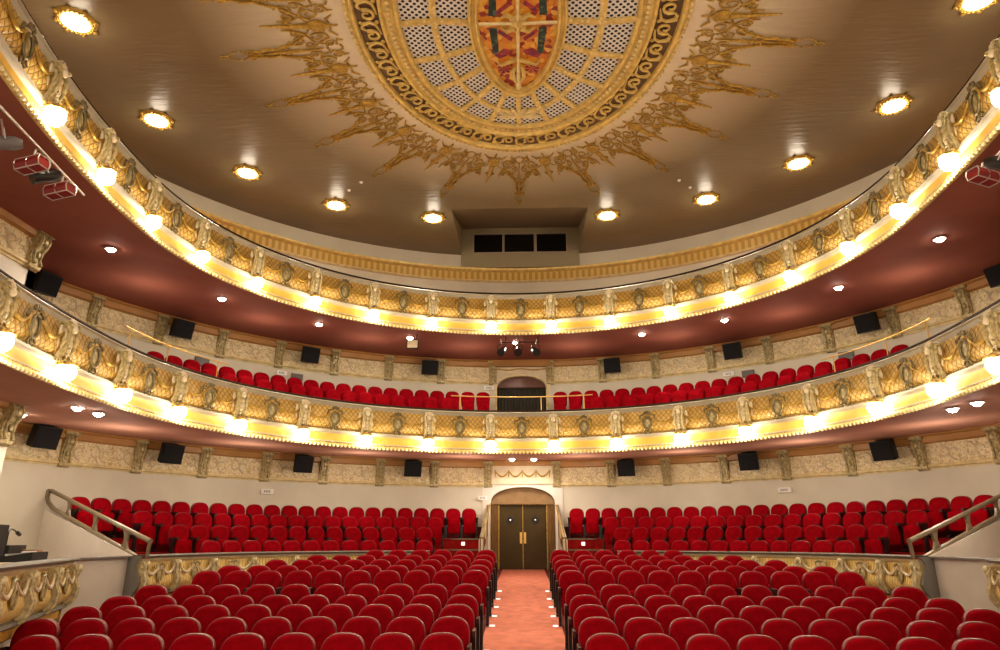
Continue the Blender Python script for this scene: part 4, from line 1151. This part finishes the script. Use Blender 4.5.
# radiating filigree: two repeating ornaments round the rose
def spiral(m, cx, cy, r, a0, turns, r0=.03, z=-.025, n=14):
    pts = [(cx+r*(1-.8*j/n)*cos(a0+turns*2*pi*j/n), cy+r*(1-.8*j/n)*sin(a0+turns*2*pi*j/n), z) for j in range(n+1)]
    m.tube(pts, [r0*(1-.5*j/n) for j in range(n+1)], 5)
def beads(m, pts, r, step):
    for (a, b) in zip(pts, pts[1:]):
        L = hypot(a[0]-b[0], a[1]-b[1]); k = max(1, int(L/step))
        for j in range(k):
            f = j/k; m.ball((a[0]+(b[0]-a[0])*f, a[1]+(b[1]-a[1])*f, -.02), r, r, r*.7, 5, 4)
def spray():
    """pointing outwards along +y, 2.55 m long, about 1.9 m wide at its base"""
    m = MB()
    ringp = [(.19*cos(t), 2.28+.22*sin(t)) for t in [2*pi*i/14 for i in range(15)]]
    beads(m, ringp, .032, .05)
    for sg in (-1, 1):
        m.tube([(0, 2.5, -.02), (sg*.06, 2.58, -.02), (sg*.02, 2.68, -.02)], .018, 4)
        m.tube([(sg*.05, 2.06, -.02), (sg*.13, 1.95, -.02), (sg*.10, 1.80, -.02), (sg*.17, 1.62, -.02), (sg*.13, 1.45, -.02), (sg*.24, 1.25, -.02), (sg*.30, 1.05, -.02), (sg*.48, .88, -.02), (sg*.62, .72, -.02)], [.035, .045, .036, .045, .036, .04, .034, .036, .028], 5)
        spiral(m, sg*.10, 1.98, .10, 0 if sg > 0 else pi, sg*1.1, .024)
        spiral(m, sg*.13, 1.30, .14, pi/2, sg*1.3, .024)
        spiral(m, sg*.40, .95, .17, pi/2, sg*1.4, .026)
        spiral(m, sg*.52, .50, .22, 0, sg*1.5, .03)
        spiral(m, sg*.70, .92, .13, 0, sg*1.4, .026)
        spiral(m, sg*.30, .30, .13, pi, sg*1.2, .026)
        m.tube([(sg*.62, .72, -.02), (sg*.75, .80, -.02), (sg*.88, 1.0, -.02), (sg*.90, 1.15, -.02)], [.03, .03, .025, .012], 5)
        m.tube([(sg*.5, .1, -.02), (sg*.7, .22, -.02), (sg*.9, .16, -.02)], [.015, .03, .015], 5)
        spiral(m, sg*.22, .72, .14, -pi/2, -sg*1.3, .024)
        beads(m, [(sg*.12, .32), (sg*.3, .62), (sg*.62, .72), (sg*.86, .60), (sg*.95, .42)], .026, .055)
        m.tube([(sg*.16, .22, -.02), (sg*.34, .16, -.02), (sg*.30, .05, -.02)], [.02, .03, .01], 5)
        for a in range(3): m.ball((sg*(.20+.02*a), .42+.07*a, -.02), .03, .03, .02, 5, 4)
        m.ball((sg*.30, 1.15, -.02), .06, .04, .03, 6, 4); m.ball((sg*.16, 1.70, -.02), .05, .05, .03, 6, 4)
    beads(m, [(.17*cos(t), .28+.15*sin(t)) for t in [2*pi*i/12 for i in range(13)]], .032, .05)
    m.tube([(0, .5, -.02), (0, .95, -.03), (0, 1.45, -.03), (0, 2.0, -.02)], [.02, .04, .03, .03], 5)
    for y, r in ((1.05, .07), (1.5, .055), (1.85, .06)): m.ball((0, y, -.02), r, r, .035, 7, 4)
    return m
def torch():
    m = MB()
    m.ball((0, .45, -.03), .17, .20, .05, 9, 5)
    for i in range(8):
        a = 2*pi*i/8; m.ball((.11*cos(a), .45+.13*sin(a), -.06), .035, .03, .02, 5, 4)
    m.tube([(0, .60, -.03), (0, .95, -.03), (0, 1.45, -.02), (0, 1.62, -.015)], [.07, .045, .025, .012], 6)
    for sg in (-1, 1): m.tube([(sg*.02, .95, -.02), (sg*.10, 1.05, -.02), (sg*.06, 1.15, -.02)], [.02, .025, .01], 5)
    m.tube([(0, .30, -.02), (0, .05, -.02)], [.03, .02], 5)
    return m
NR = 22; T3 = arc_table(3.55, 4.80)
sp = spray().build('filigree_spray', M['gold_dark'], rose); to = torch().build('torch_ornament', M['gold_dark'], rose)
for i in range(NR):
    for proto, off, k0 in ((sp, 0, 0), (to, .5, 1)):
        f = (i+off)/NR; t = at_arc(T3, f); x, y = 3.55*sin(t), 4.80*cos(t)
        nx, ny = sin(t)/3.55, cos(t)/4.80; L = hypot(nx, ny); nx /= L; ny /= L
        # a little stronger fan than the true normal, as on the real ceiling
        o = proto if i == 0 else proto.copy()
        if i: COL.objects.link(o); o.parent = rose
        o.location = (x, y, 0); o.rotation_euler = (0, 0, atan2(ny, nx)-pi/2)
        o.scale = (.66, 1.06, 1) if proto is sp else (1, 1.0, 1)

# ------------------------------------------------------------------ stage lighting bars
def par_can(name, body):
    r = empty(name)
    m = MB(); m.tube([(0, -.16, 0), (0, -.10, 0), (0, .12, 0), (0, .2, 0)], [.10, .10, .10, .06], 14); m.build('housing', body, r)
    m = MB(); m.tube([(0, -.19, 0), (0, -.155, 0)], .115, 14); m.build('front_rim', body, r)
    m = MB(); m.tube([(-.13, 0, 0), (-.13, 0, .16), (0, 0, .22), (.13, 0, .16), (.13, 0, 0)], .012, 5); m.build('yoke', M['black_metal'] if name == 'small_spotlight' else M['steel'], r)
    m = MB(); m.box(-.012, .012, -.012, .012, .2, .36); m.build('clamp', M['steel'], r, False)
    return r
def frame_light(name):
    """flood with an open white frame and dark red housing"""
    r = empty(name)
    m = MB(); m.prism([(-.11, -.13), (.11, -.13), (.16, -.02), (.12, .10), (-.12, .10), (-.16, -.02)], lambda a, b: (-.26, a, b), lambda a, b: (.26, a, b)); m.build('housing', M['par_red'], r, False)
    m = MB()
    for z in (-.13, .10):
        for y in (-.12, .12): m.tube([(-.28, y, z), (.28, y, z)], .014, 5)
    for x in (-.28, .28, .0):
        m.tube([(x, -.12, -.13), (x, .12, -.13), (x, .15, 0), (x, .12, .10), (x, -.12, .10), (x, -.15, 0)], .014, 5, True)
    m.build('frame', M['steel'], r)
    m = MB(); m.tube([(0, 0, .1), (.05, 0, .34)], .022, 6); m.build('stem', M['steel'], r)
    return r
for sg, sd in ((-1, 'left'), (1, 'right')):
    a = at_z(85, 195, 5.52); b = at_z(0, 104, 5.5); a = (abs(a[0])+.02, a[1]); b = (abs(b[0])+.05, b[1]); d = ((b[0]-a[0]), (b[1]-a[1]))
    m = MB(); m.tube([(sg*(a[0]+d[0]*t), a[1]+d[1]*t, 5.52) for t in (0, .5, 1, 1.35)], .02, 8)
    bar = m.build('lighting_bar', M['steel'], None); tag(bar, f'pale steel lighting bar slung under the upper balcony at the {sd}', 'lighting bar')
    if sg < 0:
        for px, py, lab in ((32, 164, 'nearer the stage'), (60, 190, 'farther from the stage')):
            o = frame_light('flood_light'); o.location = at_z(px, py, 5.25); o.rotation_euler = (0, -.12, -.15); o.scale = (.72, .72, .72)
            tag(o, f'dark red stage flood in a pale frame on the left bar, {lab}', 'stage light', 'framed floods on the left bar')
    else:
        o = frame_light('flood_light'); o.location = at_z(983, 176, 5.25); o.rotation_euler = (0, .12, .3); o.scale = (.72, .72, .72)
        tag(o, 'dark red stage flood in a pale frame on the right bar', 'stage light')
    o = par_can('stage_spotlight', M['black_metal']); o.location = at_z(46, 176, 5.22) if sg < 0 else at_z(1001, 163, 5.22); o.rotation_euler = (.5, 0, sg*.7)
    tag(o, f'black round stage spotlight beside the framed flood on the {sd} bar', 'stage light')
    if sg < 0:
        o = par_can('stage_spotlight', M['plate_grey']); o.location = at_z(5, 143, 5.25); o.rotation_euler = (.3, 0, -.9)
        tag(o, 'grey round stage spotlight at the outer end of the left bar', 'stage light')
# three small spots at the middle of the upper balcony
x0, y0, z0 = at_z(500, 343, 5.5)
m = MB(); m.tube([(-.55, y0, 5.52), (.55, y0, 5.52)], .018, 6)
for x in (-.45, .1, .5): m.tube([(x, y0, 5.52), (x, y0+.02, 5.72)], .01, 5)
bar = m.build('lighting_bar', M['black_metal'], None); tag(bar, 'short dark bar under the middle of the upper balcony lip', 'lighting bar')
for k, (px, nm) in enumerate(((502.5, 'left'), (518, 'middle'), (535, 'right'))):
    o = par_can('small_spotlight', M['black_metal']); X, Y, Z = at_z(px, 351, 5.3); kk = (y0)/Y; X, Y, Z = X*kk, Y*kk, Z*kk
    o.location = (X, y0, Z); o.rotation_euler = (.5, 0, (k-1)*.3); tag(o, f'small black spotlight, {nm} of three on the short bar below the upper balcony', 'stage light', 'small spotlights on the short centre bar')
r = empty('work_light'); X, Y, Z = at_z(412.5, 344, 5.3); kk = 18.4/Y; r.location = (X*kk, 18.4, Z*kk)
tag(r, 'small square work light with a cream face below the upper balcony, left of the door', 'work light')
m = MB(); m.box(-.17, .17, 0, .12, -.13, .13); m.build('housing', M['black_metal'], r, False)
m = MB(); m.box(-.145, .145, -.015, .0, -.11, .11); m.build('face', M['cream'], r, False)
m = MB(); m.tube([(.1, .06, .13), (.14, .06, .45)], .012, 5); m.build('hanger', M['black_metal'], r)

# ------------------------------------------------------------------ balcony rails, signs
X0 = 1.98
yb = bpt(0, -.1, 0)[1]
r = empty('brass_rail', (0, yb-.02, 3.46)); tag(r, 'straight brass safety rail on the lower balcony in front of the arched doorway', 'rail')
def onb(x): # y on the balcony line at x
    return YC+B0*sqrt(1-(x/A0)**2)+.1
m = MB(); m.tube([(x, onb(x)-yb, .40) for x in [-X0+2*X0*i/12 for i in range(13)]], .02, 6); m.build('rail', M['brass'], r)
for x in (-1.72, .55, 1.74):
    m = MB(); m.tube([(x, onb(x)-yb, -.02), (x, onb(x)-yb, .4)], .016, 6); m.build('post', M['brass'], r)
for sg, sd in ((-1, 'left'), (1, 'right')):
    r = empty('side_rail', (0, 0, 0)); tag(r, f'thin brass safety rail curving above the lower balcony front on the {sd}', 'rail')
    m = MB(); S = frange(8.1, 11.1, .25); m.tube([bpt(sg*s, -.12, 3.52+.32) for s in S], .013, 6); m.build('rail', M['brass'], r)
    for s in (8.4, 9.8, 10.95): m = MB(); m.tube([bpt(sg*s, -.12, 3.44), bpt(sg*s, -.12, 3.86)], .014, 6); m.build('post', M['brass'], r)
def plate(px, py, w, h, mat, nm, label, marks=False):
    x, y, z = on_wall(px, py, WR-.06); a = -atan2(x, y-WY)
    r = empty(nm, (x, y, z), a); tag(r, label, 'sign' if mat == 'white' else 'panel')
    m = MB(); m.box(-w/2, w/2, -.02, .04, -h/2, h/2); m.build('plate', M[mat], r, False)
    if marks:
        m = MB()
        for i in range(4): m.box(-w*.26+i*w*.14, -w*.26+i*w*.14+w*.08, -.024, -.02, -h*.2, h*.25)
        m.build('lettering', M['ink'], r, False)
plate(482.5, 498, .30, .13, 'white', 'exit_sign', 'white exit sign on the wall left of the double door', True)
plate(489, 388, .34, .13, 'white', 'exit_sign', 'white exit sign left of the arched doorway on the lower balcony', True)
plate(267, 491.5, .36, .14, 'white', 'exit_sign', 'white sign high on the wall above the left raised seats', True)
plate(784.5, 490, .36, .14, 'white', 'exit_sign', 'white sign high on the wall above the right raised seats', True)
plate(281.6, 373, .32, .13, 'white', 'exit_sign', 'white sign behind the lower balcony seats, left side', True)
plate(728.5, 374, .32, .13, 'white', 'exit_sign', 'white sign behind the lower balcony seats, right side', True)
plate(297, 377, .36, .20, 'plate_grey', 'wall_panel', 'grey panel behind the lower balcony seats next to the left white sign')
plate(202, 362, .40, .26, 'plate_grey', 'wall_panel', 'grey panel behind the leftmost lower balcony seats')
plate(748, 373.5, .36, .20, 'plate_grey', 'wall_panel', 'grey panel behind the lower balcony seats next to the right white sign')
plate(846, 356, .40, .26, 'plate_grey', 'wall_panel', 'grey panel behind the rightmost lower balcony seats')

# ------------------------------------------------------------------ control desk on the left box
def boxp(t, q, z):   # along the left box from its far end towards the stage
    P0, P1 = (6.72, 10.3), (4.95, 5.9); LL = hypot(P1[0]-P0[0], P1[1]-P0[1]); d = ((P1[0]-P0[0])/LL, (P1[1]-P0[1])/LL)
    return (-(P0[0]+d[0]*t+d[1]*q), P0[1]+d[1]*t-d[0]*q, z)
rot = atan2(1.75, -4.55)  # direction of the ledge
def desk_obj(name, px, py, zz, label, cat):
    x, y, z = at_z(px, py, zz); k = 1
    return None
ang = atan2(4.55, -1.75)+pi
p = boxp(1.55, -.62, -.27)
tb = empty('control_desk', boxp(1.5, -.62, -.27), ang); tag(tb, 'pale wooden desk top behind the ledge of the left gilt box', 'desk')
m = MB(); m.box(-1.5, 1.5, -.42, .42, -.06, -.0); m.build('top', M['gold_pale'], tb, False)
for sx in (-1.35, 1.35):
    for sy in (-.35, .35): m = MB(); m.box(sx-.03, sx+.03, sy-.03, sy+.03, -1.0, -.06); m.build('leg', M['black_metal'], tb, False)
mx = empty('mixing_console', boxp(1.15, -.36, -.27), ang); tag(mx, 'low black mixing console on the desk at the left gilt box', 'mixing console')
m = MB(); m.prism([(-.22, 0), (.22, 0), (.22, .12), (-.22, .05)], lambda a, b: (-.36, a, b), lambda a, b: (.36, a, b)); m.build('body', M['black'], mx, False)
m = MB()
for i in range(12): m.box(-.33+.055*i, -.318+.055*i, -.10, -.07, .075, .10)
for i in range(12): m.ball((-.32+.055*i, .08, .115), .014, .014, .014, 5, 4)
m.build('fader_knob', M['steel'], mx, False)
rc = empty('black_rack_unit', boxp(.60, -.70, -.27), ang); tag(rc, 'black rack unit behind the mixing console on the left desk', 'rack unit')
m = MB(); m.box(-.40, .34, -.14, .14, 0, .20); m.build('case', M['black'], rc, False)
m = MB(); m.box(-.3, -.14, -.15, -.14, .08, .13); m.box(.1, .16, -.15, -.14, .08, .14); m.build('display', M['steel'], rc, False)
ln = empty('gooseneck_lamp', boxp(.50, -.70, -.07), ang); tag(ln, 'thin gooseneck lamp arching over the rack unit on the left desk', 'lamp')
m = MB(); m.tube([(.1, 0, 0), (.1, 0, .17), (.02, 0, .22), (-.15, 0, .20), (-.28, 0, .17)], .01, 6); m.build('neck', M['black_metal'], ln)
m = MB(); m.tube([(-.28, 0, .17), (-.40, 0, .145)], .026, 8); m.build('lamp_head', M['black_metal'], ln)
mn = empty('monitor_screen', boxp(1.42, -.60, -.27), ang); tag(mn, 'black monitor standing on the desk at the left edge', 'monitor')
m = MB(); m.box(-.30, .30, -.02, .03, .07, .46); m.build('casing', M['black'], mn, False)
m = MB(); m.box(-.28, .28, -.024, -.02, .09, .44); m.build('screen', M['glass_dark'], mn, False)
m = MB(); m.box(-.03, .03, 0, .05, 0, .1); m.lathe([(.14, 0), (.14, .02), (.1, .03)], 14); m.build('stand', M['black'], mn, False)
bk = empty('open_folder', boxp(.22, -.42, -.25), ang); tag(bk, 'open pinkish folder lying beside the rack unit on the left desk', 'folder')
m = MB(); m.add([(-.16, -.12, .02), (0, -.12, .0), (0, .12, .0), (-.16, .12, .02), (.18, -.12, .12), (.18, .12, .12)], [(0, 1, 2, 3), (1, 4, 5, 2)]); m.build('pages', pmat('pink_paper', (.62, .42, .38), .7), bk, False)

# ------------------------------------------------------------------ light, world, camera
wd = bpy.data.worlds.new('World'); SC.world = wd; wd.use_nodes = True
bg = wd.node_tree.nodes['Background']; bg.inputs[0].default_value = (1, .80, .62, 1); bg.inputs[1].default_value = .75
# unseen fill light added behind the camera, where the stage would be
o = add_light('AREA', 'stage_fill', (0, -3, 6.0), 240, (1, .86, .72), 7, rot=(radians(62), 0, 0))

cam = bpy.data.cameras.new('Camera'); co = bpy.data.objects.new('Camera', cam); COL.objects.link(co)
cam.sensor_width = 36; cam.lens = 667*36/1000; cam.clip_end = 100
co.location = (0, 0, 0); co.rotation_euler = (pi/2+_th, 0, _yw)
SC.camera = co
for o in list(SC.objects):
    if o.parent is None: o.location.z += EYE
SC.view_settings.view_transform = 'Standard'
SC.view_settings.exposure = .42
try: SC.view_settings.look = 'Medium High Contrast'
except Exception: pass
